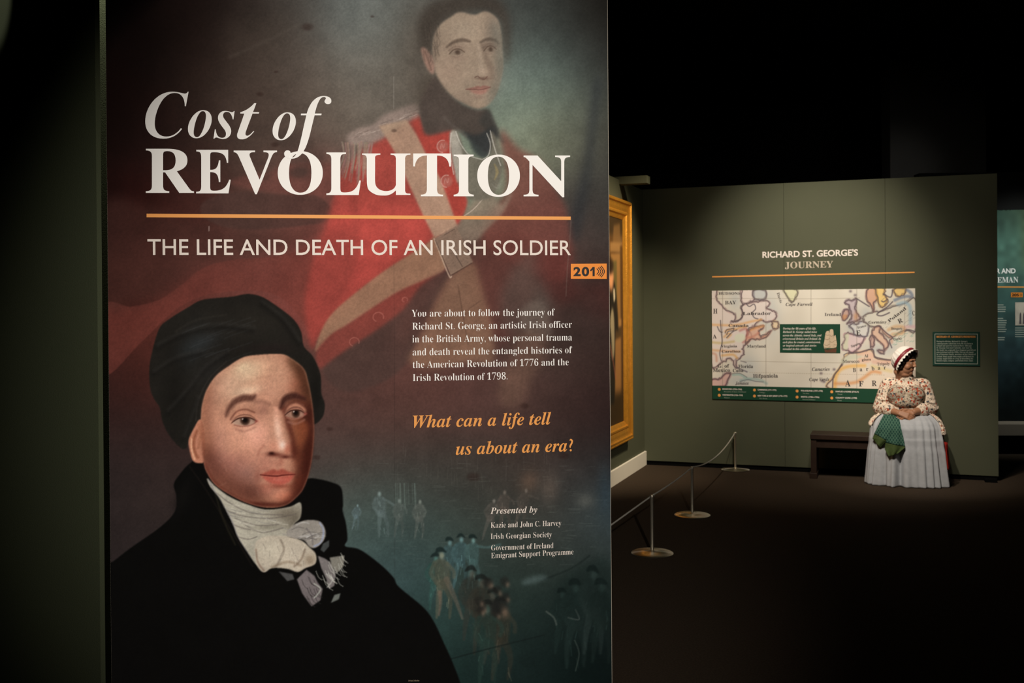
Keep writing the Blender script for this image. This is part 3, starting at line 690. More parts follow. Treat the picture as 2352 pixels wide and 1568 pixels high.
# ------------------------------------------------------------------ materials
def srgb(r, g, b):
    f = lambda v: (v/255/12.92 if v/255 <= .04045 else ((v/255+.055)/1.055)**2.4)
    return (f(r), f(g), f(b), 1)
def mat(name, col, rough=.6, metal=0, spec=.3, bump=0, bscale=200, var=0, vscale=4, bdist=.002):
    m = bpy.data.materials.new(name); m.use_nodes = True; nt = m.node_tree; b = nt.nodes['Principled BSDF']
    b.inputs['Base Color'].default_value = col; b.inputs['Roughness'].default_value = rough; b.inputs['Metallic'].default_value = metal
    b.inputs['Specular IOR Level'].default_value = spec
    if var or bump:
        tc = nt.nodes.new('ShaderNodeTexCoord')
    if var:
        n = nt.nodes.new('ShaderNodeTexNoise'); n.inputs['Scale'].default_value = vscale; n.inputs['Detail'].default_value = 6
        nt.links.new(tc.outputs['Object'], n.inputs['Vector'])
        mx = nt.nodes.new('ShaderNodeMix'); mx.data_type = 'RGBA'
        mx.inputs['A'].default_value = tuple(c*(1-var) for c in col[:3])+(1,); mx.inputs['B'].default_value = tuple(min(1, c*(1+var)) for c in col[:3])+(1,)
        nt.links.new(n.outputs['Fac'], mx.inputs['Factor']); nt.links.new(mx.outputs['Result'], b.inputs['Base Color'])
    if bump:
        n2 = nt.nodes.new('ShaderNodeTexNoise'); n2.inputs['Scale'].default_value = bscale; n2.inputs['Detail'].default_value = 3
        nt.links.new(tc.outputs['Object'], n2.inputs['Vector'])
        bp = nt.nodes.new('ShaderNodeBump'); bp.inputs['Strength'].default_value = bump; bp.inputs['Distance'].default_value = bdist
        nt.links.new(n2.outputs['Fac'], bp.inputs['Height']); nt.links.new(bp.outputs['Normal'], b.inputs['Normal'])
    return m
def print_mat(name, rough=.45, spec=.25):
    m = bpy.data.materials.new(name); m.use_nodes = True; nt = m.node_tree; b = nt.nodes['Principled BSDF']
    a = nt.nodes.new('ShaderNodeAttribute'); a.attribute_name = 'ink'
    nt.links.new(a.outputs['Color'], b.inputs['Base Color']); b.inputs['Roughness'].default_value = rough; b.inputs['Specular IOR Level'].default_value = spec
    return m
M_green = mat('green_wall_paint', (.078, .084, .053, 1), .75, spec=.15, bump=.25, bscale=260, var=.06, vscale=3)
M_green2 = mat('near_green_wall_paint', (.094, .110, .064, 1), .75, spec=.15, bump=.35, bscale=260, var=.06, vscale=3)
M_black = mat('black_wall_paint', (.012, .012, .012, 1), .8, spec=.1, var=.2)
M_gap = mat('black_felt', (.004, .004, .004, 1), .95, spec=.02, var=.1)
M_carpet = mat('brown_carpet', (.055, .040, .028, 1), .95, spec=.05, bump=1.0, bscale=210, var=.7, vscale=110, bdist=.008)
M_white = mat('white_trim_paint', (.78, .74, .65, 1), .5, spec=.3, var=.03)
M_edge = mat('pale_board_edge', (.55, .5, .42, 1), .6, spec=.2, var=.05)
M_letter = mat('white_ink', (.86, .85, .84, 1), .5, spec=.2, var=.01)
M_letter2 = mat('cream_ink', (.76, .69, .64, 1), .5, spec=.2, var=.01)
M_tan0 = mat('dull_tan_ink', (.30, .24, .16, 1), .5, spec=.2, var=.02)
M_orange = mat('orange_ink', (.80, .34, .085, 1), .5, spec=.2, var=.02)
M_orange2 = mat('bright_orange_ink', (.80, .26, .035, 1), .5, spec=.2, var=.02)
M_ink = mat('black_ink', (.012, .011, .012, 1), .5, spec=.2, var=.02)
M_print = print_mat('printed_graphic', .85, .04)
M_map = print_mat('printed_map', .6, .15)
M_canvas = print_mat('painted_canvas', .55, .15)

# ------------------------------------------------------------------ lettering
def serif(s, style='b'):
    base = {'b': 0x1D400, 'i': 0x1D434, 'bi': 0x1D468}.get(style)
    if base is None: return s
    o = ''
    for c in s:
        if 'A' <= c <= 'Z': o += chr(base+ord(c)-65)
        elif 'a' <= c <= 'z': o += '\u210e' if (style == 'i' and c == 'h') else chr(base+26+ord(c)-97)
        elif c.isdigit(): o += chr(0x1D7CE+ord(c)-48)
        else: o += c
    return o
def text_mesh(s, off=0, res=4):
    c = bpy.data.curves.new('t', 'FONT'); c.body = s; c.size = 1; c.offset = off; c.resolution_u = res; c.fill_mode = 'FRONT'
    o = bpy.data.objects.new('t', c); C.objects.link(o)
    dg = bpy.context.evaluated_depsgraph_get(); dg.update()
    me = bpy.data.meshes.new_from_object(o.evaluated_get(dg))
    bpy.data.objects.remove(o); bpy.data.curves.remove(c)
    co = np.empty(len(me.vertices)*3); me.vertices.foreach_get('co', co); co = co.reshape(-1, 3)
    idx = [tuple(p.vertices) for p in me.polygons]
    bpy.data.meshes.remove(me)
    return co, idx
CAP = {}
def cap_h(style):
    if style not in CAP:
        co, _ = text_mesh(serif('H', style)); CAP[style] = co[:, 1].max()
    return CAP[style]
class Letters:
    """letters of one ink collected into one mesh lying on a plane"""
    def __init__(s, pl, off): s.pl, s.off, s.v, s.f = pl, off, [], []
    def put(s, co, idx):
        n = len(s.v); s.v += [tuple(p) for p in co]; s.f += [tuple(i+n for i in t) for t in idx]
    def line(s, txt, l, r, cap, style='b', off=0, shear=0):
        """txt from baseline point l to r (photo points), capitals cap px tall"""
        co, idx = text_mesh(serif(txt, style), off)
        u0, z0 = s.pl.uv(*l); u1, z1 = s.pl.uv(*r); _, z2 = s.pl.uv(l[0], l[1]-cap)
        d = math.hypot(u1-u0, z1-z0); cx, sx = (u1-u0)/d, (z1-z0)/d
        x0, x1 = co[:, 0].min(), co[:, 0].max()
        X = (co[:, 0]-x0)/(x1-x0)*d; Y = co[:, 1]/cap_h(style)*(z2-z0)
        X = X+shear*Y
        s.put([s.pl.P(u0+X[k]*cx-Y[k]*sx, z0+X[k]*sx+Y[k]*cx, s.off) for k in range(len(co))], idx)
    def words(s, txt, l, r, cap, style, off, gap, name, m, parent):
        """the same line, each word its own mesh"""
        s.line(txt, l, r, cap, style, off)
        xs = [(Vector(p)-s.pl.O).dot(s.pl.U) for p in s.v]
        fs = sorted(s.f, key=lambda f: min(xs[i] for i in f)); groups = []; mx = -1e9
        for f in fs:
            a, b = min(xs[i] for i in f), max(xs[i] for i in f)
            if a > mx+gap: groups.append([])
            groups[-1].append(f); mx = max(mx, b)
        out = []
        for g in groups:
            w = Letters(s.pl, s.off); ids = sorted({i for f in g for i in f}); rm = {i: k for k, i in enumerate(ids)}
            w.v = [s.v[i] for i in ids]; w.f = [tuple(rm[i] for i in f) for f in g]
            out.append(w.build(name, m, parent))
        return out
    def glyph(s, ch, bx, style='b', off=0, raw=None):
        """one letter filling the photo box (x0, y0, x1, y1)"""
        co, idx = raw if raw else text_mesh(serif(ch, style), off, 8)
        a = co.min(0); b = co.max(0)
        x0, y0, x1, y1 = bx
        s.put([s.pl.hit(x0+(c[0]-a[0])/(b[0]-a[0])*(x1-x0), y1-(c[1]-a[1])/(b[1]-a[1])*(y1-y0), s.off) for c in co], idx)
    def quad(s, pts):
        n = len(s.v); s.v += [tuple(s.pl.hit(*p, s.off)) for p in pts]; s.f.append(tuple(range(n, n+len(pts))))
    def stroke(s, pts, w):
        """bent ribbon of width w px through photo points"""
        P = spline(pts, False, 8); n = len(s.v)
        for i in range(len(P)):
            t = P[min(i+1, len(P)-1)]-P[max(i-1, 0)]; t = t/np.hypot(*t)
            for k in (-.5, .5):
                s.v.append(tuple(s.pl.hit(P[i][0]-t[1]*k*w, P[i][1]+t[0]*k*w, s.off)))
        s.f += [(n+2*i, n+2*i+1, n+2*i+3, n+2*i+2) for i in range(len(P)-1)]
    def build(s, name, m, parent, thick=.0006):
        me = bpy.data.meshes.new(name); me.from_pydata(s.v, [], s.f); me.validate()
        bm = bmesh.new(); bm.from_mesh(me)
        for f in bm.faces:
            f.normal_update()
            if f.normal.dot(s.pl.N) < 0: f.normal_flip()
        bpy.data.meshes.remove(me)
        if thick:
            g = bmesh.ops.extrude_face_region(bm, geom=bm.faces[:])
            bmesh.ops.translate(bm, vec=s.pl.N*thick, verts=[v for v in g['geom'] if isinstance(v, bmesh.types.BMVert)])
        return obj(name, bm, m, parent)

def sheet_mesh(name, pts, cols):
    """grid of points (rows x cols x 3) with per-point ink colour (linear)"""
    h, w = pts.shape[:2]
    me = bpy.data.meshes.new(name)
    ii = np.arange(h*w).reshape(h, w)
    q = np.stack([ii[1:, :-1], ii[1:, 1:], ii[:-1, 1:], ii[:-1, :-1]], -1).reshape(-1, 4)
    me.vertices.add(h*w); me.vertices.foreach_set('co', pts.reshape(-1).astype(np.float32))
    me.loops.add(q.size); me.loops.foreach_set('vertex_index', q.reshape(-1).astype(np.int32))
    me.polygons.add(len(q)); me.polygons.foreach_set('loop_start', np.arange(0, q.size, 4, dtype=np.int32))
    me.update(calc_edges=True); me.validate()
    a = me.attributes.new('ink', 'FLOAT_COLOR', 'POINT')
    c = np.ones((h*w, 4), np.float32); c[:, :3] = cols.reshape(-1, 3)
    a.data.foreach_set('color', c.reshape(-1))
    return me
def lin(a):
    v = np.clip(a, 0, 255)/255.
    return np.where(v <= .04045, v/12.92, ((v+.055)/1.055)**2.4)
def hits(pl, X, Y, off=0):
    """plane points for all photo points X x Y"""
    gx, gy = np.meshgrid((np.asarray(X)-CX)/FPX, (np.asarray(Y)-CY)/FPX)
    d = np.stack([gx, gy, np.ones_like(gx)], -1) @ np.array(RW)          # rows: RW^T v
    d = np.stack([d[..., 0], d[..., 2], -d[..., 1]], -1)
    N = np.array(pl.N); O = np.array(pl.O)+N*off-np.array(EYEV)
    return np.array(EYEV)+d*((O@N)/(d@N))[..., None]

# ------------------------------------------------------------------ setting
ID = Matrix.Identity(4)
structure('floor', nbox(ID, (-7, -1.5, -.1), (9, 16, 0)), M_carpet)
structure('ceiling', nbox(ID, (-7, -1.5, 4.6), (9, 16, 4.7)), M_black)
structure('wall_far', nbox(ID, (-7, 15.8, 0), (9, 16, 4.6)), M_black)
structure('wall_right', nbox(ID, (8.8, -1.5, 0), (9, 16, 4.6)), M_black)
structure('wall_outer', nbox(ID, (-7, -1.5, 0), (-6.8, 16, 4.6)), M_black)

# back partition that carries the map: three boards meeting in hairline joints
BF = back.frame()
def bu(px, py): return back.uv(px, py)[0]
bw0, bw1 = -.02, bu(2292, 740)
bh = back.uv(2292, 398)[1]
bm = bmesh.new()
js = [bw0, bu(1800, 500), bu(2033, 500), bw1]
for a, b in zip(js, js[1:]):
    box(bm, BF, (a+.0012, .045, -.16), (b-.0012, bh, 0))
structure('wall_back', bm, M_green)
bm = nbox(BF, (bw0, 0, -.13), (bw1-.01, .045, -.012))
box(bm, BF, (bw1-.12, 0, -.12), (bw1-.02, .028, .10), .004)
structure('trim_1', bm, M_gap)

# left wall of the bay with its white baseboard and the beam end on top
SF = side.frame()
sh = side.uv(1450, 425)[1]
structure('wall_left', nbox(SF, (-4.6, 0, -.16), (-.001, sh, 0)), M_green)
structure('baseboard_left', nbox(SF, (-4.6, 0, 0), (-.002, side.uv(1479, 1036)[1], .02), .003), M_white)
su = side.uv(1424, 420)[0]; sz0 = side.uv(1424, 424)[1]
structure('trim_2', nbox(SF, (su-.03, sz0, -.3), (su+.09, sz0+.07, .26), .004), M_green)

# partition behind the intro panel and the receding wall at its left
PF = panel.frame()
pu0, pu1 = panel.uv(247, 560)[0], panel.uv(1400.5, 700)[0]
PTOP = 2.78
wz = -.115
wl = panel.uv(233, 560, -.46)[0]-.25
structure('wall_front', nbox(PF, (wl, 0, -.6), (pu1-.05, PTOP+.1, -.46)), M_green2)
e0 = panel.hit(233.5, 560, -.05); e1 = panel.hit(222.5, 560, -.03)
dirl = Vector((-.76, .65, 0)); far = e1+dirl*1.6
bm = bmesh.new()
foot = [Vector((p.x, p.y, 0)) for p in (e0, e1, far, far+Vector((.2, .35, 0)), e0+Vector((-.21, .38, 0)))]
lo = [bm.verts.new(p) for p in foot]; hi = [bm.verts.new(p+Vector((0, 0, 3.0))) for p in foot]
bm.faces.new(lo); bm.faces.new(hi[::-1])
for i in range(5):
    bm.faces.new((lo[(i+1) % 5], lo[i], hi[i], hi[(i+1) % 5]))
bmesh.ops.recalc_face_normals(bm, faces=bm.faces[:])
structure('wall_near', bm, M_green2)

# ------------------------------------------------------------------ the big introduction panel
panel_o = empty('exhibition_panel', panel.frame(0, 0, 0), 'tall freestanding title panel printed with two painted portraits and white lettering', 'panel')
obj('board', nbox(PF, (pu0, 0, -.045), (pu1, PTOP, -.0015)), M_edge, panel_o)
cv = paint_poster()
rows = np.concatenate([[-300., -120.], cv.Y, [1700., 1850.]])
zb = panel.uv(800, 1850)[1]
colsX = cv.X
pick = np.concatenate([[0, 0], np.arange(cv.h), [cv.h-1, cv.h-1]])
ink = lin(cv.a)[pick]
pts = hits(panel, colsX, rows)
U = (pts-np.array(panel.O))@np.array(panel.U); Z = pts[..., 2]
# trim the sheet to the board: clamp columns to the board's edges and the end rows to its top and foot
Uc = np.clip(U, pu0+.0005, pu1-.0013)
Z[0] = PTOP-.001; Z[1] = np.minimum(Z[1], PTOP-.05); Z[-1] = .002; Z[-2] = np.maximum(Z[-2], .2)
pts = np.array(panel.O)+Uc[..., None]*np.array(panel.U); pts[..., 2] = Z
# the ink is what was measured under the lamp, divided by the lamp's own fall-off
gx, gy = np.meshgrid(colsX, np.clip(rows, -40, 1600))
LIT = lamp_field(gx, gy)
ink = np.clip(ink/LIT, 0.0004, .9)
obj('printed_graphic', sheet_mesh('printed_graphic', pts, ink), M_print, panel_o)

def U_shape():
    """capital U with a heavy right stem and a spur"""
    inner = spline([(27,92),(27,60),(27,34),(29,22),(35,14),(44,10),(53,9.5),(61,12),(67,17),(70,24)], False, 6)
    outer = spline([(70,11),(63,4),(54,-.5),(44,-1.5),(31,0),(20,6),(13,14),(10.5,26),(10,45),(10,88)], False, 6)
    o = [(0,100),(38,100),(38,97),(33,96.5),(29,95)]+[tuple(q) for q in inner]+[(70,60),(70,88),(69,93),(66,96),(59,97),(59,100),(100,100),(100,97),(94,96.5),(90.5,94),(89,89),(89,10),(90,6),(93,3.5),(100,3),(100,0),(70,0)]+[tuple(q) for q in outer]+[(8.5,94),(5,96.5),(0,97)]
    b = bmesh.new(); f = b.faces.new([b.verts.new((x, y, 0)) for x, y in o])
    bmesh.ops.triangulate(b, faces=[f]); b.verts.index_update()
    r = np.array([tuple(v.co) for v in b.verts]), [tuple(v.index for v in f.verts) for f in b.faces]
    b.free(); return r
L = Letters(panel, .0008)
for ch, bx in (('C', (333.7,210.6,433.3,318.4)), ('o', (431.8,253,486.3,317.5)), ('s', (490.4,254.7,538.8,319.2)), ('t', (544.5,237,595.5,320)), ('o', (626,258,679.6,322)), ('f', (652.7,220.4,761,364.7))):
    if ch != 'f': L.glyph(ch, bx, 'bi', -.008)
for ch, bx in (('R', (335,341.6,445.5,442.9)), ('E', (450.6,344,530,444)), ('V', (536.7,345.7,636.3,446)), ('O', (638,347,741.4,447.3)), ('L', (749.6,350,828.8,447.8)), ('U', (831.4,352.4,942.6,449)), ('T', (949,352.4,1035.7,450.7)), ('I', (1042,355,1088,450.7)), ('O', (1096,355,1194,452)), ('N', (1202.5,357,1309.3,453))):
    L.glyph(ch, bx, 'b', 0, U_shape() if ch == 'U' else None)
Lf = Letters(panel, .0016); Lf.glyph('f', (652.7,220.4,761,364.7), 'bi', -.008); Lf.build('title_lettering', M_letter, panel_o)
tag(L.build('title_lettering', M_letter, panel_o), 'large white serif title lettering')
L = Letters(panel, .0008)
L.quad([(336.8,490.6),(1310.6,497.4),(1310.6,505),(336.8,498.8)])
tag(L.build('title_rule', M_orange, panel_o), 'thin orange line under the title')
L = Letters(panel, .0008)
L.words('THE LIFE AND DEATH OF AN IRISH SOLDIER', (339,585), (1311,585.5), 35.5, '', .006, .014, 'subtitle_word', M_letter2, panel_o)
for t, l, r in (('You are about to follow the journey of', (945.5,727.3), (1274,724.3)), ('Richard St. George, an artistic Irish officer', (947,757), (1313.5,752.4)), ('in the British Army, whose personal trauma', (947,786.3), (1313.5,781.8)), ('and death reveal the entangled histories of', (947.5,816), (1314,810.8)), ('the American Revolution of 1776 and the', (948,845), (1306,838.6)), ('Irish Revolution of 1798.', (948,875), (1165.5,871))):
    L = Letters(panel, .0008); L.line(t, l, r, 16.3, 'b', -.012); L.build('paragraph_line', M_letter, panel_o, .0003)
for k, (t, l, r) in enumerate((('What can a life tell', (948,982), (1265.7,974)), ('us about an era?', (1046.8,1044), (1316,1035.5)))):
    L = Letters(panel, .0008); L.line(t, l, r, 28, 'bi', 0)
    L.build('question_line', M_orange, panel_o)
L = Letters(panel, .0008); L.line('Presented by', (1126,1179.7), (1233.8,1176.6), 14.3, 'bi', -.004)
L.build('credit_line', M_letter2, panel_o, .0003)
for t, l, r in (('Kazie and John C. Harvey', (1127,1212), (1289,1206.7)), ('Irish Georgian Society', (1127,1237.6), (1267.4,1232.8)), ('Government of Ireland', (1128,1263.6), (1271,1258)), ('Emigrant Support Programme', (1128,1281.7), (1317,1272.5))):
    L = Letters(panel, .0008); L.line(t, l, r, 12.6, 'b', -.011); L.build('credit_line', M_letter2, panel_o, .0003)
L = Letters(panel, .0008); L.line('Private Collection', (938,1564), (963,1563.6), 3.2, 'b', 0); L.build('credit_line', M_tan0, panel_o, .0003)

# orange audio-guide tag stuck on the panel
agl = empty('audio_guide_sign', panel.frame(*panel.uv(1352,623), .0004), 'small orange audio guide tag numbered 201 near the right edge of the title panel', 'sign')
L = Letters(panel, .0006); L.quad([(1311,605.8),(1393.4,605.2),(1393.4,640.4),(1311,640.2)])
L.build('plate', M_orange2, agl, .0008)
L = Letters(panel, .0015)
L.glyph('2', (1317.2,612.8,1333.8,634), '', .04); L.glyph('0', (1336.2,612.6,1353.2,634.4), '', .04)
L.quad([(1361,634),(1361,619.3),(1357.3,623.2),(1354.9,620.9),(1361.2,612.9),(1366,612.9),(1366,634)])
L.build('numerals', M_ink, agl, .0002)
for a in ([(1370.5,616.5),(1375.3,623.3),(1370.5,630)], [(1374.2,614.3),(1380,623.3),(1374.2,632.5)], [(1377.5,612.3),(1384.4,623.3),(1377.5,634.5)], [(1380.7,610.2),(1388.4,623.3),(1380.7,636.7)]):
    L = Letters(panel, .0015); L.stroke(a, 1.9); L.build('sound_wave', M_ink, agl, .0002)

# ------------------------------------------------------------------ heading on the map wall
wt = empty('wall_heading', back.frame(*back.uv(1865,610), 0), 'heading on the green wall above the map, cream capitals over a thin orange line', 'lettering')
L = Letters(back, .0012); L.line("RICHARD ST. GEORGE'S", (1751.3,591.8), (1970.7,586.4), 13.3, '', .022)
L.build('heading_lettering', M_letter2, wt)
M_tan = mat('tan_ink', (.52, .45, .36, 1), .5, spec=.2, var=.02)
L = Letters(back, .0012); L.line('JOURNEY', (1803,616.3), (1913.8,613.8), 14.6, 'b', 0)
tag(L.build('second_heading_lettering', M_tan, wt), 'tan serif word JOURNEY')
L = Letters(back, .0012); L.quad([(1635.7,634),(2100.8,623.8),(2100.8,626.7),(1635.7,637)])
tag(L.build('heading_rule', M_orange, wt), 'thin orange line')

# ------------------------------------------------------------------ printed map
def paint_map():
    cv = Canvas(1632, 656, 2108, 936, .8, (206, 201, 190), 3)
    r = cv.rs
    l = lambda P: [(1600+x/5.6, 650+y/5.6) for x, y in P]
    g = lambda P: [(1850+x/5.6, 650+y/5.6) for x, y in P]
    cv.a += (cv.noise(40)[..., None]-.5)*14
    for x, y, rx, ry in ((1690,690,14,22),(1770,720,24,60),(1720,770,20,24),(1720,840,24,30),(1700,875,50,14),(1960,760,18,60),(1990,720,14,18),(2010,800,20,10),(1960,870,14,22),(2040,800,24,20),(2050,840,40,6)):
        cv.blob(x, y, rx, ry, (178, 183, 184), .7)
    def jit(P, a=1.3):
        S = spline(P, True, 8); return [(x+a*r.randn(), y+a*r.randn()) for x, y in S[::2]]
    def land(P, fill, edge, coast=(96, 84, 88), al=.75, ew=5):
        cv.poly(P, fill, al, .8)
        S = [tuple(p) for p in spline(P, True, 6)]; S.append(S[0])
        cv.line(S, ew, edge, .5, 1.6, False)
        J = jit(P); J.append(J[0])
        cv.line(J, 2.0, coast, .9, .8, False); J = jit(P, 1.3); J.append(J[0]); cv.line(J, 3.2, coast, .42, 1.4, False)
    PK = (214, 202, 200)
    land(l([(180,80),(265,90),(252,190),(300,260),(400,360),(490,400),(500,480),(440,500),(560,470),(590,380),(580,300),(640,265),(760,240),(890,225),(945,262),(900,320),(960,345),(1012,372),(1030,430),(960,492),(870,492),(830,470),(760,530),(690,580),(650,610),(700,640),(700,710),(640,780),(600,830),(605,900),(560,960),(508,990),(522,1085),(490,1060),(460,990),(400,972),(330,1012),(180,1035)]), PK, (186,150,150))
    land(l([(588,80),(722,80),(742,200),(700,238),(604,268),(578,200)]), PK, (170,140,150))
    land(l([(735,95),(880,90),(890,190),(800,215),(740,190)]), (176,182,186), (120,118,130))
    land(l([(985,492),(1042,500),(1058,560),(1010,592),(975,550)]), (214,192,160), (176,136,90))
    land(l([(1125,80),(1290,80),(1285,170),(1235,240),(1210,230),(1160,160)]), (204,206,170), (150,160,110))
    land(l([(690,600),(780,560),(860,545),(850,590),(800,620),(830,690),(900,650),(960,610),(900,690),(800,720),(700,720),(640,780),(640,690)]), (206,160,140), (186,120,100))
    for P, c in (([(200,535),(330,540),(470,540),(600,520),(720,490),(830,470)],(214,160,100)),([(370,620),(440,590),(520,590),(560,570),(640,560)],(206,150,86)),([(360,690),(400,650),(440,660),(400,700)],(200,150,90)),([(560,610),(640,590),(650,680),(600,760)],(176,110,104)),([(200,760),(330,770),(480,750)],(186,168,110)),([(200,860),(330,870),(560,880)],(204,156,110)),([(330,930),(470,920),(520,960)],(212,160,90)),([(200,900),(250,920),(260,1000)],(190,140,120)),([(700,600),(780,570),(860,550)],(206,150,96)),([(640,700),(720,690),(800,640)],(184,124,110))):
        cv.line(l(P), 5, c, .65, 2.2)
    cv.poly(l([(500,670),(600,650),(630,720),(560,760),(500,740)]), (206,212,192), .8, 1)
    for P in ([(370,640),(390,600),(440,590),(480,580),(470,610),(410,620),(390,660)],[(390,700),(460,630),(520,600)],[(310,480),(320,640),(330,760),(300,900),(320,1000)],[(270,560),(300,620),(330,630)],[(640,265),(680,300),(740,270),(760,330),(720,380),(740,440),(790,460)],[(600,270),(580,330),(600,400),(570,460),(500,490)]):
        cv.line(l(P), 2.2, (84,76,82), .85, .9)
    # Gulf, islands
    land(l([(200,1240),(300,1230),(380,1160),(440,1170),(400,1250),(360,1320),(190,1330)]), (200,160,156), (150,90,104))
    cv.line(l([(470,1180),(560,1175),(640,1220),(700,1240)]), 5, (150,176,172), .8, 1.6); cv.line(l([(460,1165),(560,1160),(650,1210)]), 1.2, (86,84,90), .8, .7)
    cv.line(l([(570,1250),(700,1230),(830,1250),(900,1290)]), 6, (150,172,170), .7, 2)
    cv.line(l([(560,1265),(660,1240),(760,1262),(860,1270)]), 1.6, (80,80,92), .7, .8)
    cv.line(l([(520,1080),(560,1100),(650,1140)]), 3, (96,90,100), .7, 1)
    cv.line(l([(570,1000),(610,1010),(640,1020)]), 2, (96,90,100), .7, .8)
    # Old World
    land(g([(560,900),(700,892),(850,860),(905,960),(1100,992),(1420,985),(1420,1360),(345,1360),(362,1200),(420,1120),(470,1040),(490,970)]), (214,200,184), (206,160,90), al=.7)
    for P, c, w in (([(380,1340),(390,1220),(440,1120),(560,1070),(760,1060)],(220,170,90),8),([(380,1290),(520,1290),(660,1270),(760,1210),(860,1140),(960,1150)],(202,140,90),7),([(480,1010),(560,960),(690,940)],(190,196,178),12),([(690,900),(780,900),(850,930),(800,990),(710,990)],(216,176,156),12),([(880,1010),(1000,1020),(1110,1010)],(206,166,150),10),([(860,1070),(980,1100),(1100,1130)],(206,190,140),8)):
        cv.line(g(P), w, c, .7, 3)
    land(g([(500,660),(560,648),(700,680),(772,690),(725,770),(690,830),(640,872),(575,892),(548,860),(488,852),(478,800),(512,720)]), (214,190,196), (184,120,140))
    cv.poly(g([(500,665),(560,655),(550,760),(545,850),(490,848),(482,800),(512,720)]), (196,204,176), .7, 1)
    land(g([(562,560),(600,520),(660,530),(740,490),(805,520),(812,600),(790,680),(700,680),(632,660),(612,590)]), (206,206,206), (150,160,180))
    land(g([(760,420),(860,375),(980,360),(1120,300),(1280,260),(1410,200),(1410,620),(1300,600),(1200,640),(1100,700),(1000,640),(960,560),(880,560),(805,540),(740,470)]), (208,206,196), (170,170,150), al=.6)
    land(g([(855,660),(880,580),(960,555),(955,620),(1005,680),(1066,790),(1012,868),(1004,800),(935,740),(890,690)]), (206,170,150), (150,100,90))
    land(g([(835,690),(870,680),(885,760),(870,820),(840,810)]), (196,160,150), (140,100,100))
    land(g([(930,860),(1000,868),(1010,900),(960,900)]), (190,160,150), (120,100,110))
    land(g([(480,370),(520,335),(560,360),(556,410),(520,462),(478,470)]), (176,140,130), (130,90,110))
    cv.poly(g([(480,410),(540,410),(520,465),(480,468)]), (186,130,80), .5, 1)
    land(g([(508,255),(545,212),(600,228),(650,198),(652,262),(640,330),(672,400),(704,440),(690,474),(620,494),(535,520),(585,470),(592,400),(570,330),(558,284)]), (180,166,176), (130,104,124))
    cv.blob(1850+650/5.6, 650+430/5.6, 6, 10, (190,130,80), .6)
    land(g([(785,200),(800,70),(905,70),(925,200),(880,260),(880,360),(850,300)]), (200,150,124), (160,100,90))
    land(g([(905,70),(1020,70),(1010,140),(1050,200),(1030,280),(965,305),(930,220)]), (226,190,110), (200,150,70))
    land(g([(1145,70),(1290,70),(1270,140),(1200,170),(1150,140)]), (222,186,110), (196,150,70))
    cv.line(g([(1150,220),(1220,190),(1300,170),(1370,170),(1350,120),(1310,90)]), 7, (110,124,150), .7, 2)
    cv.line(g([(1190,270),(1280,250),(1340,300),(1350,420),(1350,540)]), 8, (150,178,196), .75, 3)
    cv.line(g([(1280,570),(1340,560),(1410,560)]), 8, (206,170,178), .7, 2.5)
    cv.line(g([(1070,600),(1160,560),(1260,570),(1250,640),(1120,660)]), 8, (200,156,110), .6, 3)
    cv.line(g([(980,590),(1040,650),(1100,700),(1110,760)]), 6, (190,140,120), .6, 2.5)
    for P in ([(960,560),(1040,640),(1120,700),(1080,740),(1110,830)],[(1120,240),(1060,300),(1000,340),(920,400),(980,420),(1080,380)],[(660,200),(740,250),(820,300)],[(1280,620),(1330,600),(1400,620)],[(1000,140),(1080,180),(1110,160),(1120,90)],[(980,230),(1010,240),(1050,210)],[(350,1340),(362,1200),(420,1120),(470,1040)],[(585,900),(700,890),(860,850),(890,940),(980,970),(1100,990)]):
        cv.line(g(P), 2.8, (84,75,84), .85, 1)
    for i in range(50):
        x, y = 2005+95*r.rand(), 672+90*r.rand(); cv.line([(x,y),(x+4,y-3)], 1, (110,104,104), .4, .6)
    for i in range(30):
        x, y = 1850+(1120+260*r.rand())/5.6, 650+(640+160*r.rand())/5.6; cv.line([(x,y),(x+4,y-2)], 1.6, (120,160,148), .5, .8)
    for x, y in ((1850+580/5.6,650+105/5.6),(1850+640/5.6,650+155/5.6),(1886,857),(1893,876),(1888,874),(1916,848)):
        cv.blob(x, y, 3.4, 3, (104,92,100), .8)
    # graticule
    for x in (1660,1759.5,1863,1968,2078): cv.line([(x,660),(x,900)], 1, (110,100,90), .55, .6, False)
    for P in ([(1632,686),(1760,685),(1862,686),(1975,684)], [(1705,829),(1862,832),(1935,833)]): cv.line(P, 1, (130,120,104), .55, .6)
    for i in range(60): cv.line([(1722+5.2*i, 855+.02*5*i),(1724.4+5.2*i, 855+.02*5*i)], 1, (130,116,90), .45, .6, False)
    return cv
mpo = empty('map_panel', back.frame(*back.uv(1865,790), 0), 'wide printed antique map of the Atlantic mounted on the green wall behind the seated woman', 'map')
mu0, mu1 = back.uv(1636,780)[0], back.uv(2102.5,780)[0]
mz1 = (back.uv(1636,667.5)[1]+back.uv(2102,662)[1])/2
mz0 = back.uv(1700,917)[1]; mzl = back.uv(1700,886.2)[1]
obj('board', nbox(BF, (mu0, mz0, .0004), (mu1, mz1, .010)), M_white, mpo)
mcv = paint_map()
pts = hits(back, mcv.X, mcv.Y)
U = np.clip((pts-np.array(back.O))@np.array(back.U), mu0, mu1); Z = np.clip(pts[..., 2], mzl-.02, mz1)
pts = np.array(back.O)+U[..., None]*np.array(back.U)+np.array(back.N)*.0103; pts[..., 2] = Z
obj('printed_map', sheet_mesh('printed_map', pts, lin(mcv.a)*1.12), M_map, mpo)
M_mapink = mat('brown_map_ink', (.055, .045, .045, 1), .6, var=.02)
z4 = lambda x, y: (1600+x/3.92, 540+y/3.92)
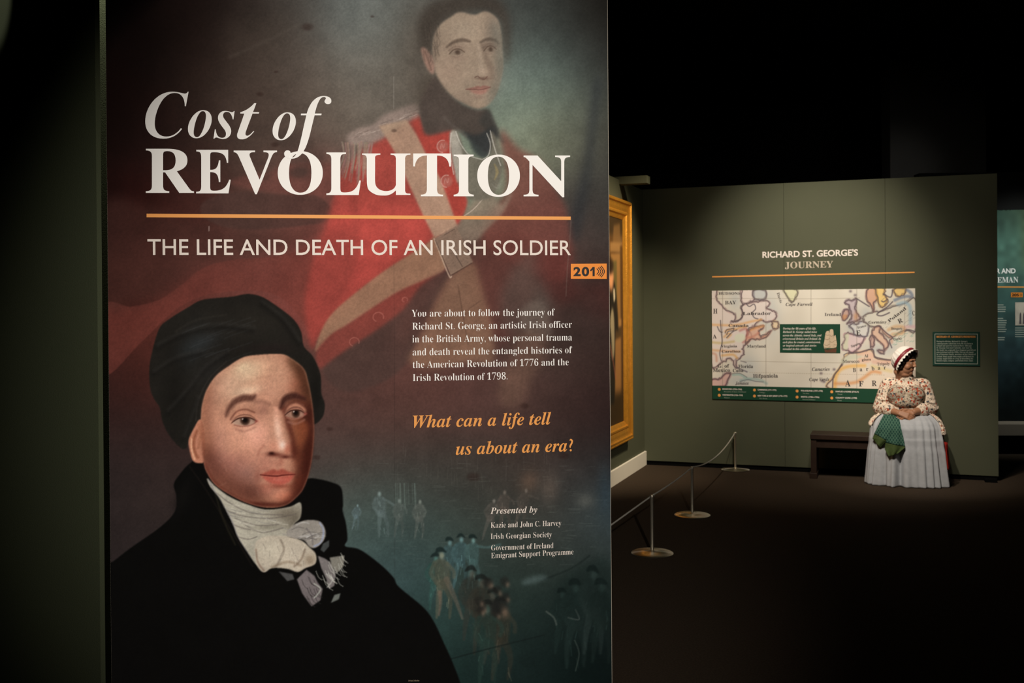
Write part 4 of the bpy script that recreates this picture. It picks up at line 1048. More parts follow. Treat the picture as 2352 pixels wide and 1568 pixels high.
place_names = [('HUDSONS',(200,535),(395,535),5,'b'),('BAY',(258,622),(358,620),7,'b'),('H',(152,704),(190,704),9.5,'b'),('A',(148,930),(183,928),8.5,'b'),('Labrador',(418,718),(672,716),6.2,'b'),
    ('Canada',(288,824),(470,824),5.6,'b'),('Virginia',(222,1010),(366,1008),5,'b'),('Maryland',(455,1010),(625,1010),5.6,'b'),('Carolina',(228,1056),(396,1054),4.6,'b'),('G. of',(192,1192),(296,1190),7,'b'),
    ('Mexico',(148,1230),(304,1230),7.4,'b'),('Cuba',(328,1232),(424,1230),6.4,'b'),('Florida',(378,1194),(510,1194),6.6,'b'),('Hifpaniola',(510,1282),(733,1280),7.6,'b'),('Jamaica',(350,1344),(470,1344),6.2,'bi'),
    ('Cape Farwell',(803,636),(1045,634),6,'bi'),('Ireland',(1154,726),(1300,726),6,'b'),('Canaries',(1040,1220),(1200,1218),6.6,'bi'),('Cape Verds',(1015,1312),(1195,1310),6.6,'bi'),('Morocco',(1318,1148),(1466,1146),6,'b'),
    ('Germany',(1548,796),(1712,792),5.4,'b'),('Tripoly',(1625,1172),(1740,1166),5.6,'b'),('B',(1408,1230),(1436,1229),8,'b'),('a',(1470,1224),(1493,1223),8,'b'),('r',(1528,1220),(1548,1219),8,'b'),('b',(1578,1216),(1602,1214),8,'b'),('a',(1632,1210),(1655,1209),8,'b'),('r',(1686,1207),(1706,1206),8,'b'),('A',(1338,1360),(1387,1360),13,'b'),('F',(1462,1360),(1504,1360),11,'b'),('R',(1578,1356),(1622,1356),11,'b'),('E',(1440,902),(1480,898),10,'b'),('R',(1822,796),(1862,780),9,'b'),
    ('Poland',(1735,786),(1890,664),6,'b'),('C',(1944,722),(1966,720),9,'b'),('Turky',(1770,950),(1850,934),5,'b'),('Al',(1510,1098),(1545,1098),6,'b'),('giers',(1488,1130),(1570,1126),5,'b'),('Hungary',(1750,850),(1850,850),5,'b'),('France',(1452,842),(1530,820),4.6,'b'),('Spain',(1396,1010),(1474,980),4.6,'b')]
for t, a, b, c, st in place_names:
    L = Letters(back, .0112); L.line(t, z4(*a), z4(*b), c*1.12, st, .006); L.build('place_name', M_mapink, mpo, 0)
L = Letters(back, .0112); L.line('Davis', z4(722,520), z4(752,612), 6, 'b', 0); L.build('place_name', M_mapink, mpo, 0)
M_dkgreen = mat('dark_green_print', (.012, .058, .032, 1), .5, spec=.2, var=.03)
L = Letters(back, .0108)
n0 = [back.P(mu0, mz0, .0108), back.P(mu1, mz0, .0108), back.P(mu1, mzl, .0108), back.P(mu0, mzl, .0108)]
me = bpy.data.meshes.new('legend_strip'); me.from_pydata([tuple(p) for p in n0], [], [(0, 1, 2, 3)])
leg = obj('legend_strip', me, M_dkgreen, mpo); tag(leg, 'dark green legend strip along the foot of the map')
M_pale = mat('pale_green_ink', (.40, .44, .38, 1), .6, var=.02)
for (dx, dy), t1, t2, wpx, w2 in (((204,1387),'MANSFORD (1752\u20131760)','Birthplace & Early Childhood',45,50),((204,1440),'WESTMINSTER (1766\u20131769)','School',47,12),((521,1393),'CAMBRIDGE (1771\u20131775)','College',43,13),((521,1447),'NEW YORK & NEW JERSEY (1776\u20131777)','War Service',68,18),((905,1402),'PHILADELPHIA (1777\u20131778)','The War',50,15),((905,1457),'BRISTOL (1780s\u20131790s)','Recovery & Return',42,29),((1217,1409),'NAPLES & ROME (ITALY)','Travel',53,11),((1217,1465),'COUNTY CORK (1798)','Death',49,10)):
    px, py = z4(dx, dy)
    bm = bmesh.new(); c = back.hit(px, py, .0112)
    bmesh.ops.create_circle(bm, cap_ends=True, segments=20, radius=.0135, matrix=back.frame().to_3x3().to_4x4())
    bmesh.ops.translate(bm, vec=c, verts=bm.verts[:])
    obj('legend_dot', bm, M_orange, leg)
    ox = 9 if dx != 204 and dx != 521 else 7.5
    L = Letters(back, .0112); L.line(t1, (px+ox, py+.6), (px+ox+wpx, py+1.4), 3, '', .03); L.build('legend_entry', M_letter2, leg, 0)
    L = Letters(back, .0112); L.line(t2, (px+ox+4, py+6.2), (px+ox+4+w2, py+6.8), 2.2, '', 0); L.build('legend_note', M_pale, leg, 0)
# caption plate with the ship
cap_o = obj('caption_plate', nbox(BF, (back.uv(1791.5,777)[0], back.uv(1860,810)[1], .0108), (back.uv(1930,777)[0], back.uv(1860,744)[1], .0128)), M_dkgreen, mpo); tag(cap_o, 'dark green caption plate with a small sailing ship')
for i, (t, rx) in enumerate((('During the 46 years of his life,',1875),('Richard St. George sailed twice',1876.8),('across the Atlantic, toured Italy, and',1887),('crisscrossed Britain and Ireland. In',1885.7),('each place he created, commissioned,',1885),('or inspired artwork and stories',1875.5),('revealed in this exhibition.',1864.8))):
    y = 756.3+7.83*i; L = Letters(back, .0132); L.line(t, (1798.5,y), (rx,y), 4.6, 'bi', 0); L.build('caption_line', M_letter2, cap_o, 0)
M_sail = mat('ship_sail_print', srgb(206, 186, 160), .6, var=.18, vscale=26); M_hull = mat('ship_hull_print', srgb(96, 62, 44), .6, var=.4, vscale=30)
for P, mm, nm in (([(1893,800),(1891.5,792),(1894,780),(1896,765),(1899,760),(1904,759.5),(1906,768),(1907,799)], M_sail, 'ship_sail'), ([(1905.5,799),(1905,770),(1906,757),(1910,755.5),(1914,757),(1915,772),(1916,799)], M_sail, 'ship_sail'), ([(1914.5,799),(1915.5,772),(1919,769),(1920.5,778),(1922.5,790),(1921,797)], M_sail, 'ship_sail'), ([(1893.5,801),(1900,803),(1921.5,799),(1920.5,809.6),(1895,809.6)], M_hull, 'ship_hull')):
    L = Letters(back, .0132 if nm == 'ship_hull' else .0134); L.quad(P); L.build(nm, mm, cap_o, 0)
M_seam = mat('sail_shade_print', srgb(140, 118, 96), .6, var=.1)
L = Letters(back, .0137)
for a in ([(1894.5,778),(1900,780),(1906,777)],[(1893,791),(1899,793),(1906,790)],[(1896,768),(1901,770),(1905.5,768)],[(1906,770),(1910,772),(1915,769)],[(1906,784),(1911,786),(1916,783)],[(1916,781),(1919,782),(1921,780)],[(1915,791),(1919,792),(1922,790)],[(1892.5,797),(1886+14,799),(1907,796)]): L.stroke(a, .9)
L.build('sail_seams', M_seam, cap_o, 0)

# ------------------------------------------------------------------ small green wall text
wp = empty('wall_label', back.frame(*back.uv(2196,801), 0), 'small dark green text plaque on the green wall right of the map', 'sign')
pa = (back.uv(2142,800)[0], back.uv(2196,840)[1]); pb = (back.uv(2250.5,800)[0], back.uv(2196,761.7)[1])
M_plq = mat('plaque_green', (.010, .042, .030, 1), .5, spec=.2, var=.03)
obj('plate', nbox(BF, (pa[0], pa[1], .0004), (pb[0], pb[1], .008), .0015), M_plq, wp)
bm = bmesh.new(); k = .018; w = .004
for lo, hi in (((pa[0]+k, pa[1]+k), (pb[0]-k, pa[1]+k+w)), ((pa[0]+k, pb[1]-k-w), (pb[0]-k, pb[1]-k)), ((pa[0]+k, pa[1]+k+w), (pa[0]+k+w, pb[1]-k-w)), ((pb[0]-k-w, pa[1]+k+w), (pb[0]-k, pb[1]-k-w))):
    box(bm, BF, (*lo, .008), (*hi, .0086))
obj('border_line', bm, M_pale, wp)
z6 = lambda x, y: (1900+x/4.1275, 760+y/4.1275)
L = Letters(back, .0088); L.line("RICHARD ST. GEORGE'S IRISHNESS", z6(1035,62), z6(1405,62), 4, 'b', .01); L.build('heading_line', M_orange, wp, 0)
for t, rx, y in (("During his lifetime, Richard St. George's",1328,104),('contemporaries called him Irish. He was born in',1380,125),('Ireland and spent his boyhood there. Although',1368,145),('St. George was not Catholic, nor was he',1370,165),('His family was originally from England and did not',1408,186),('come to Ireland until the 1600s. This was all shaped',1385,206),('by a Protestant family, members of the Church of',1408,226),('Ireland. Many people today might call Richard St.',1390,247),('George Anglo-Irish as a way of describing his',1384,267),('British origins, religion, and British-Irish status.',1384,287)):
    L = Letters(back, .0088); L.line(t, z6(1036,y), z6(rx,y), 3.1, 'b', 0); L.build('text_line', M_pale, wp, 0)

# ------------------------------------------------------------------ gilt framed painting on the left wall
pc0 = side.uv(1436,520); pc1 = side.uv(1457,700)
fu1 = side.uv(1453.5,700,.07)[0]; fz1 = side.uv(1449,464,.07)[1]; fz0 = side.uv(1456,1004,.07)[1]
FW = .17; fu0 = fu1-1.62
fr = empty('framed_painting', side.frame((fu0+fu1)/2, fz0, 0), 'large oil painting in a heavy gold frame on the left wall behind the title panel', 'painting')
def gilt():
    m = mat('gilded_wood', (.74, .34, .04, 1), .36, .7, .5, bump=.5, bscale=90, var=.25, vscale=20, bdist=.004)
    return m
M_gilt = gilt()
prof = [(0, .0), (0, .055), (.012, .068), (.030, .070), (.040, .056), (.052, .052), (.075, .050), (.100, .044), (.112, .050), (.126, .050), (.136, .036), (.160, .026), (.170, .020), (.170, 0)]
bm = bmesh.new(); rings = []
for (cu, cz, du, dz) in ((fu0, fz0, 1, 1), (fu1, fz0, -1, 1), (fu1, fz1, -1, -1), (fu0, fz1, 1, -1)):
    rings.append([bm.verts.new(side.P(cu+du*w, cz+dz*w, .002+h)) for w, h in prof])
for i in range(4):
    A, B = rings[i], rings[(i+1) % 4]
    for k in range(len(prof)-1):
        bm.faces.new((A[k], B[k], B[k+1], A[k+1]))
bmesh.ops.recalc_face_normals(bm, faces=bm.faces[:])
frm = obj('frame', bm, M_gilt, fr)
bm = bmesh.new()
n = 0
def beadrow(a, b, step):
    d = Vector(b)-Vector(a); k = int(d.length/step)
    for i in range(k+1):
        bmesh.ops.create_uvsphere(bm, u_segments=6, v_segments=4, radius=step*.43, matrix=Matrix.Translation(Vector(a)+d*i/k))
beadrow(side.P(fu1+.002, fz0+.02, .050), side.P(fu1+.002, fz1-.02, .050), .042)
beadrow(side.P(fu0+.02, fz0+.004, .060), side.P(fu1-.02, fz0+.004, .060), .034)
obj('beading', bm, M_gilt, frm)
def paint_portrait(u0, u1, z0, z1):
    cv = Canvas(0, 0, 128, 220, .5, (92, 66, 38), 9)           # x to the right, y down, generic full-length interior portrait
    cv.a += (cv.noise(30)[..., None]-.5)*26
    cv.poly([(0,0),(128,0),(128,18),(0,18)], (46,36,22), .8, 3)
    cv.poly([(96,10),(118,6),(120,30),(92,32)], (120,88,50), .7, 2, False)
    cv.poly([(84,28),(128,26),(128,36),(84,38)], (150,112,66), .8, 1, False)
    cv.poly([(86,40),(120,38),(120,112),(86,110)], (148,108,60), .85, 1, False)
    cv.poly([(88,48),(106,46),(106,92),(88,92)], (92,82,46), .9, 1, False)
    cv.poly([(118,30),(128,28),(128,220),(120,220)], (74,50,26), .9, 1.5, False)
    cv.poly([(78,112),(121,108),(121,116),(78,120)], (160,116,66), .9, 1, False)
    cv.poly([(80,120),(121,117),(121,128),(80,132)], (70,52,28), .8, 1, False)
    cv.poly([(82,132),(119,128),(119,190),(84,194)], (152,106,58), .85, 1.5, False)
    cv.poly([(0,184),(128,186),(128,220),(0,220)], (48,36,20), .9, 4, False)
    cv.poly([(60,70),(92,66),(104,84),(110,120),(100,124),(96,190),(84,196),(60,196)], (26,23,18), .95, 1.5)
    cv.poly([(82,110),(90,96),(96,110),(96,140),(90,150),(86,130)], (196,180,142), .7, 2)
    cv.blob(86, 66, 9, 13, (214,148,102), .95, hard=2); cv.blob(84, 53, 11, 9, (38,28,20), .95, hard=2)
    cv.poly([(93,78),(98,76),(100,86),(95,90)], (206,190,160), .9, 1); cv.line([(72,120),(90,150),(100,170)], 3, (160,90,70), .6, 2)
    return cv
pcv = paint_portrait(0, 0, 0, 0)
uu = np.linspace(fu0+FW-.01, fu1-FW+.01, pcv.w); zz = np.linspace(fz1-FW+.01, fz0+FW-.01, pcv.h)
gu, gz = np.meshgrid(uu, zz)
pts = np.array(side.O)+gu[..., None]*np.array(side.U)+np.array(side.N)*.018; pts[..., 2] = gz
obj('canvas', sheet_mesh('canvas', pts, lin(pcv.a)*1.1), M_canvas, fr)

# ------------------------------------------------------------------ barrier posts and cords
M_steel = mat('brushed_steel', (.66, .61, .50, 1), .45, 1, .5, var=.08, vscale=40)
def radial_steel():
    m = mat('radial_brushed_steel', (.66, .61, .50, 1), .36, 1, .5); nt = m.node_tree; b = nt.nodes['Principled BSDF']
    tg = nt.nodes.new('ShaderNodeTangent'); tg.direction_type = 'RADIAL'; tg.axis = 'Z'
    nt.links.new(tg.outputs[0], b.inputs['Tangent']); b.inputs['Anisotropic'].default_value = .85
    return m
M_rsteel = radial_steel()
def stanchion(p, h, label):
    r = empty('barrier_post', Matrix.Translation(p), label, 'barrier post', 'rope barrier posts')
    o = obj('base', lathe(bmesh.new(), [(.005, .0005), (.130, .0005), (.135, .003), (.135, .006), (.128, .010), (.06, .016), (.02, .020), (.012, .026)], seg=64), M_rsteel, r, Matrix.Identity(4)); smooth(o, 40)
    o = obj('post', lathe(bmesh.new(), [(.0105, .02), (.0105, h-.02), (.0115, h-.018), (.0115, h-.004), (.009, h)], seg=20), M_steel, r, Matrix.Identity(4)); smooth(o, 40)
    bm = bmesh.new(); tube(bm, [(.0, 0, h-.012), (-.012, -.01, h-.012), (-.018, -.016, h-.006)], .004, 8); tube(bm, [(.0, 0, h-.012), (.012, .01, h-.012), (.018, .016, h-.006)], .004, 8)
    obj('hook', bm, M_steel, r, Matrix.Identity(4))
    return r
feet = [floor_hit(1498, 1271), floor_hit(1590, 1183.5), floor_hit(1689, 1079)]
tops = []
for p, py, px, lb in zip(feet, (1136, 1071, 992), (1494.5, 1587.5, 1688), ('short steel barrier post nearest the title panel, at the front of the cord line', 'short steel barrier post standing in the middle of the cord line', 'short steel barrier post farthest back, against the green map wall')):
    d = ray(px, py); t = p.y/d.y; h = EYE+d.z*t
    stanchion(p, h, lb); tops.append(Vector((p.x, p.y, h-.006)))
M_cord = mat('grey_barrier_cord', (.42, .40, .35, 1), .7, spec=.3, bump=.4, bscale=400, var=.1)
def cord(a, b, sag, label):
    pts = [a.lerp(b, t)-Vector((0, 0, sag*4*t*(1-t))) for t in np.linspace(0, 1, 25)]
    o = obj('rope', tube(bmesh.new(), pts, .0052, 8), M_cord); smooth(o)
    tag(o, label, 'rope', 'barrier ropes')
hid = floor_hit(1370, 1420); hid.z = tops[0].z
dl = ray(1401, 1207); tt = (tops[0].y-.55)/dl.y
pl_ = EYEV+dl*tt; away = (pl_-tops[0]).normalized()
hp = tops[0]+away*1.0; stanchion(Vector((hp.x, hp.y, 0)), hp.z+.006, 'short steel barrier post out of sight behind the title panel')
cord(tops[0]+away*.986, tops[0]+away*.014, .0, 'grey cord running from the nearest barrier post to the left behind the panel')
cord(tops[0]+(tops[1]-tops[0]).normalized()*.014, tops[1]+(tops[0]-tops[1]).normalized()*.014, .01, 'grey cord stretched between the nearest and the middle barrier post')
cord(tops[1]+(tops[2]-tops[1]).normalized()*.014, tops[2]+(tops[1]-tops[2]).normalized()*.014, .075, 'grey cord sagging between the middle and the farthest barrier post')

# ------------------------------------------------------------------ bench
M_wood = mat('dark_stained_wood', (.028, .016, .011, 1), .45, spec=.35, var=.4, vscale=14)
bl = floor_hit(1862, 1097)-back.O; bu0 = bl.dot(back.U); bd1 = bl.dot(back.N)
bd1 = .36
bz = back.uv(1856, 997, bd1)[1]
bu1 = bu0+1.10
benchM = back.frame((bu0+bu1)/2, 0, bd1/2+.02)
be = empty('gallery_bench', benchM, 'low dark wooden bench against the green wall, the woman sits on its right end', 'bench')
hw = (bu1-bu0)/2; hd = (bd1-.05)/2
LF = Matrix(((1, 0, 0, 0), (0, 1, 0, 0), (0, 0, 1, 0), (0, 0, 0, 1)))
obj('seat', nbox(LF, (-hw, bz-.045, -hd), (hw, bz, hd), .004), M_wood, be, Matrix.Identity(4))
for s in (-1, 1):
    bm = bmesh.new(); a = hw-.005
    box(bm, LF, (min(s*(a-.05), s*a), .05, -hd+.01), (max(s*(a-.05), s*a), bz-.045, hd-.01), .003)
    box(bm, LF, (min(s*(a-.055), s*(a+.012)), 0, -hd), (max(s*(a-.055), s*(a+.012)), .05, hd), .004)
    obj('end_panel', bm, M_wood, be, Matrix.Identity(4))
obj('front_apron', nbox(LF, (-hw+.05, bz-.12, hd-.04), (hw-.05, bz-.045, hd-.02)), M_wood, be, Matrix.Identity(4))

# ------------------------------------------------------------------ exhibit panel and ledge past the right end of the map wall
dfl = ray(2330, 720); far = Plane(EYEV+dfl*(11.2/dfl.y)-Vector((0, 0, (EYEV+dfl*(11.2/dfl.y)).z)), -.06)
FF = far.frame()
fa = far.uv(2250, 980)[0]; fb = far.uv(2500, 980)[0]
structure('wall_beyond', nbox(FF, (fa-.6, 0, -.25), (fb+1.0, 3.0, -.06)), M_black)
fp = empty('text_panel', FF, 'teal exhibit panel half hidden past the right end of the map wall', 'panel')
def paint_far():
    cv = Canvas(2230, 470, 2520, 980, 2, (40,62,58), 5)
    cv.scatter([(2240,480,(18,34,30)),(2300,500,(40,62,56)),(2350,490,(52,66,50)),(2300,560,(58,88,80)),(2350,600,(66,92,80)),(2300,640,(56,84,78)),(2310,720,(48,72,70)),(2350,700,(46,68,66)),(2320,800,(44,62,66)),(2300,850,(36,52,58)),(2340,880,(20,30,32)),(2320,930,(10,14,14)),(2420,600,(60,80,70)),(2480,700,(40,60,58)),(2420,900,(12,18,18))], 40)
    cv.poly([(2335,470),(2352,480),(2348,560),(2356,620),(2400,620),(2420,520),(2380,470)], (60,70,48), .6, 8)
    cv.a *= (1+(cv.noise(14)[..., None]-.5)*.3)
    return cv
fcv = paint_far()
fz1_, fz0_ = far.uv(2320, 482)[1], far.uv(2320, 972)[1]
obj('board', nbox(FF, (fa, fz0_, -.058), (fb, fz1_, -.002)), M_black, fp)
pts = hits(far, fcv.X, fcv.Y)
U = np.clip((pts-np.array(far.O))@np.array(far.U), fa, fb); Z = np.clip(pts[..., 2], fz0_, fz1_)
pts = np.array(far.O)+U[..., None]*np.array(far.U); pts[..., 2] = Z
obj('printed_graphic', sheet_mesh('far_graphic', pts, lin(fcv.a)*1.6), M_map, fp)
L = Letters(far, .001); L.line('R AND', (2288,627.6), (2332.6,627), 10.6, '', .03); L.build('heading_line', M_letter, fp)
L = Letters(far, .001); L.line('EMAN', (2291,649), (2338.8,648.3), 12.5, 'b', 0); L.build('heading_line', M_letter, fp)
L = Letters(far, .001); L.quad([(2260,657.2),(2460,658.4),(2460,661.2),(2260,660)]); L.build('heading_rule', M_orange, fp)
for y, w in ((699,13),(704,18),(709,18),(714,17),(730,12),(735,20),(740,20),(745,18),(750,17),(755,20),(760,18),(774,16),(779,15)):
    L = Letters(far, .001); L.quad([(2270,y),(2292+w,y),(2292+w,y+2.0),(2270,y+2.0)]); L.build('text_line', M_pale, fp, 0)
pic = obj('small_picture', nbox(FF, (far.uv(2331.5,720)[0], far.uv(2340,747)[1], .0005), (far.uv(2392,720)[0], far.uv(2340,694)[1], .004)), mat('picture_paper', (.55,.48,.40,1), .6, var=.45, vscale=9), fp)
M_bl = mat('picture_figures', (.10,.08,.09,1), .6, var=.5, vscale=12)
L = Letters(far, .0046)
for x, c in ((2341,0),(2349,0),(2362,0),(2376,0)): L.quad([(x,744),(x+5,744),(x+4.5,722),(x+3,716),(x+1,722)])
L.build('picture_figures', M_bl, pic, 0)
for i in range(5):
    L = Letters(far, .001); L.quad([(2331.5,752+5*i),(2372-6*(i % 2),752+5*i),(2372-6*(i % 2),753.8+5*i),(2331.5,753.8+5*i)]); L.build('caption_line', M_pale, fp, 0)
ag2 = empty('audio_guide_sign', far.frame(*far.uv(2335,677), .001), 'tiny orange audio guide tag numbered 205 on the teal exhibit panel at the right edge', 'sign')
L = Letters(far, .0008); L.quad([(2322,671.5),(2349,671.5),(2349,682.4),(2322,682.4)]); L.build('plate', M_orange2, ag2, .0008)
L = Letters(far, .0018); L.glyph('205', (2323.8,673.8,2340.5,680.4), '', .045); L.build('numerals', M_ink, ag2, .0002)
L = Letters(far, .0018); L.stroke([(2342,674.5),(2344,677),(2342,679.5)], 1); L.stroke([(2344.5,673.5),(2347,677),(2344.5,680.6)], 1); L.build('sound_wave', M_ink, ag2, .0002)
lz1, lz0 = far.uv(2320, 974, .3)[1], far.uv(2320, 1000.5, .3)[1]
lg = empty('display_ledge', FF, 'low pale ledge under the teal exhibit panel at the right edge', 'ledge')
M_ledge = mat('pale_ledge_paint', (.30, .25, .20, 1), .6, var=.08)
obj('shelf', nbox(FF, (fa-.4, lz0, .002), (fb+.5, lz1, .3), .004), M_ledge, lg)
obj('plinth', nbox(FF, (fa-.4, 0, .002), (fb+.5, lz0, .2)), M_black, lg)
# grey return of a taller wall showing over the partition
d1 = ray(2045, 400); d2 = ray(2265, 400)
ta = EYEV+d1*(13.0/d1.y); tb = EYEV+d2*(13.0/d2.y)
bm = nbox(ID, (ta.x, 13.0, 0), (tb.x, 13.3, 4.6))
structure('wall_return', bm, mat('grey_wall_paint', (.10, .10, .095, 1), .8, spec=.1, var=.1))

# ------------------------------------------------------------------ the seated woman: local axes x right along the wall, y up, z out of the wall
WU = back.uv(2075, 900, .3)[0]+.028
wM = back.frame(WU, 0, 0)
wo = empty('person', wM, 'seated woman in white cap and flowered jacket, hands folded in her lap, looking right', 'person')
LI = Matrix.Identity(4)
v3 = lambda x, d, z: Vector((x, z, d))
M_skin = mat('warm_brown_skin', (.36, .175, .098, 1), .5, spec=.3, var=.08, vscale=9)
M_hair = mat('dark_brown_hair', (.022, .013, .009, 1), .6, spec=.3, bump=.8, bscale=120, var=.4, vscale=60)
M_cap = mat('white_cap_linen', (.74, .70, .65, 1), .8, spec=.1, bump=.3, bscale=90, var=.05)
M_ribbon = mat('crimson_ribbon', (.20, .012, .022, 1), .45, spec=.4, var=.15)
M_skirt = mat('grey_blue_linen', (.43, .45, .48, 1), .85, spec=.1, bump=.4, bscale=220, var=.16, vscale=26)
M_red = mat('red_wool', (.30, .018, .012, 1), .8, spec=.1, var=.2)
def floral(name, base, sc_, dark):
    m = bpy.data.materials.new(name); m.use_nodes = True; nt = m.node_tree; b = nt.nodes['Principled BSDF']; b.inputs['Roughness'].default_value = .8; b.inputs['Specular IOR Level'].default_value = .1
    tc = nt.nodes.new('ShaderNodeTexCoord'); last = None
    col = base
    for k, (s, th, cols) in enumerate(((sc_, .40, ((.42,.075,.035,1),(.30,.10,.05,1),(.05,.06,.075,1),(.36,.09,.06,1))), (sc_*1.9, .34, ((.10,.11,.06,1),(.06,.055,.05,1),(.22,.13,.07,1),(.07,.08,.09,1))))):
        nz = nt.nodes.new('ShaderNodeTexNoise'); nz.inputs['Scale'].default_value = s*1.3
        mx0 = nt.nodes.new('ShaderNodeMix'); mx0.data_type = 'VECTOR'; mx0.inputs['Factor'].default_value = .035 if k == 0 else .03
        nt.links.new(tc.outputs['Object'], nz.inputs['Vector']); nt.links.new(tc.outputs['Object'], mx0.inputs['A']); nt.links.new(nz.outputs['Color'], mx0.inputs['B'])
        vo = nt.nodes.new('ShaderNodeTexVoronoi'); vo.inputs['Scale'].default_value = s; nt.links.new(mx0.outputs['Result'], vo.inputs['Vector'])
        lt = nt.nodes.new('ShaderNodeMath'); lt.operation = 'LESS_THAN'; lt.inputs[1].default_value = th; nt.links.new(vo.outputs['Distance'], lt.inputs[0])
        sx = nt.nodes.new('ShaderNodeSeparateColor'); nt.links.new(vo.outputs['Color'], sx.inputs[0])
        cr_ = nt.nodes.new('ShaderNodeValToRGB'); cr_.color_ramp.interpolation = 'CONSTANT'
        cr_.color_ramp.elements[0].color = cols[0]; cr_.color_ramp.elements[1].position = .3; cr_.color_ramp.elements[1].color = cols[1]
        for p, c in ((.55, cols[2]), (.8, cols[3])):
            e = cr_.color_ramp.elements.new(p); e.color = c
        nt.links.new(sx.outputs[0], cr_.inputs['Fac'])
        gt = nt.nodes.new('ShaderNodeMath'); gt.operation = 'GREATER_THAN'; gt.inputs[1].default_value = dark; nt.links.new(sx.outputs[1], gt.inputs[0])
        mu = nt.nodes.new('ShaderNodeMath'); mu.operation = 'MULTIPLY'; nt.links.new(lt.outputs[0], mu.inputs[0]); nt.links.new(gt.outputs[0], mu.inputs[1])
        mx = nt.nodes.new('ShaderNodeMix'); mx.data_type = 'RGBA'; nt.links.new(mu.outputs[0], mx.inputs['Factor']); nt.links.new(cr_.outputs['Color'], mx.inputs['B'])
        if last is None: mx.inputs['A'].default_value = col
        else: nt.links.new(last, mx.inputs['A'])
        last = mx.outputs['Result']
    nt.links.new(last, b.inputs['Base Color'])
    nb = nt.nodes.new('ShaderNodeTexNoise'); nb.inputs['Scale'].default_value = 22; nb.inputs['Detail'].default_value = 2; nt.links.new(tc.outputs['Object'], nb.inputs['Vector'])
    bp = nt.nodes.new('ShaderNodeBump'); bp.inputs['Strength'].default_value = .8; bp.inputs['Distance'].default_value = .02
    nt.links.new(nb.outputs['Fac'], bp.inputs['Height']); nt.links.new(bp.outputs['Normal'], b.inputs['Normal'])
    return m
M_flower = floral('flowered_cotton', (.72, .60, .48, 1), 36, .22)
M_bodice = floral('flowered_bodice_cotton', (.47, .40, .31, 1), 40, .05)

# --- body: one continuous surface
HC = v3(*(lambda p: (p[0]-WU, .30, p[1]))(back.uv(2077, 833, .30)))
yaw = math.radians(62)
HF = Matrix(((math.cos(yaw), 0, math.sin(yaw)), (0, 1, 0), (-math.sin(yaw), 0, math.cos(yaw))))     # head x (her left..), up, forward
tilt = Matrix.Rotation(math.radians(6), 3, 'X')
HF = HF @ tilt
def H(side_, f, up): return HC + HF @ Vector((side_, up, f))
hrot = HF.to_euler()
bm = bmesh.new()
def hb(s_, f, up, r): bmesh.ops.create_icosphere(bm, subdivisions=3, radius=1, matrix=Matrix.Translation(H(s_, f, up)) @ HF.to_4x4() @ Matrix.Diagonal((*r, 1)))
hb(0, -.012, .022, (.074, .088, .092)); hb(0, .022, .0, (.066, .075, .072)); hb(0, .026, -.050, (.064, .060, .058)); hb(0, .022, -.078, (.056, .052, .040))
hb(0, .066, -.082, (.024, .020, .020)); hb(-.036, .050, -.026, (.031, .030, .030)); hb(.036, .050, -.026, (.031, .030, .030))
hb(0, .072, .034, (.052, .016, .022)); hb(0, -.02, -.085, (.064, .050, .066)); hb(0, .018, -.098, (.058, .036, .052)); hb(0, .0, -.070, (.070, .058, .056))
capsule(bm, H(0, .090, .022), H(0, .105, -.014), .008, .011, 10); hb(.010, .100, -.018, (.008, .008, .008)); hb(-.010, .100, -.018, (.008, .008, .008))
capsule(bm, H(-.018, .081, -.047), H(.018, .081, -.047), .0055, .0055, 10); capsule(bm, H(-.015, .079, -.058), H(.015, .079, -.058), .0065, .0065, 10)
capsule(bm, H(-.040, .074, .026), H(-.012, .083, .028), .007, .007, 8); capsule(bm, H(.040, .074, .026), H(.012, .083, .028), .007, .007, 8)
for s in (-1, 1): hb(s*.074, -.008, -.005, (.010, .028, .018))
NB = v3(-.02, .25, .90)
capsule(bm, NB, H(0, -.012, -.06), .072, .064)
SL, SR = v3(-.150, .235, .850), v3(.130, .235, .850)
capsule(bm, SL, SR, .062, .062); ball(bm, v3(-.005, .23, .79), (.165, .13, .125)); ball(bm, v3(-.08, .32, .785), .078); ball(bm, v3(.07, .32, .785), .078)
ball(bm, v3(-.005, .25, .65), (.165, .12, .135)); ball(bm, v3(0, .22, .545), (.20, .085, .15))
EL, ER = v3(-.220, .27, .655), v3(.192, .27, .662)
WL, WR = v3(-.075, .435, .628), v3(.060, .425, .640)
for S, E, Wp in ((SL, EL, WL), (SR, ER, WR)):
    capsule(bm, S, E, .060, .050); capsule(bm, E, Wp, .048, .029)
for s in (-1, 1):
    capsule(bm, v3(s*.09, .22, .52), v3(s*.11, .45, .475), .080, .056); capsule(bm, v3(s*.11, .45, .475), v3(s*.11, .46, .08), .054, .042); capsule(bm, v3(s*.12, .45, .05), v3(s*.12, .54, .035), .034, .028)
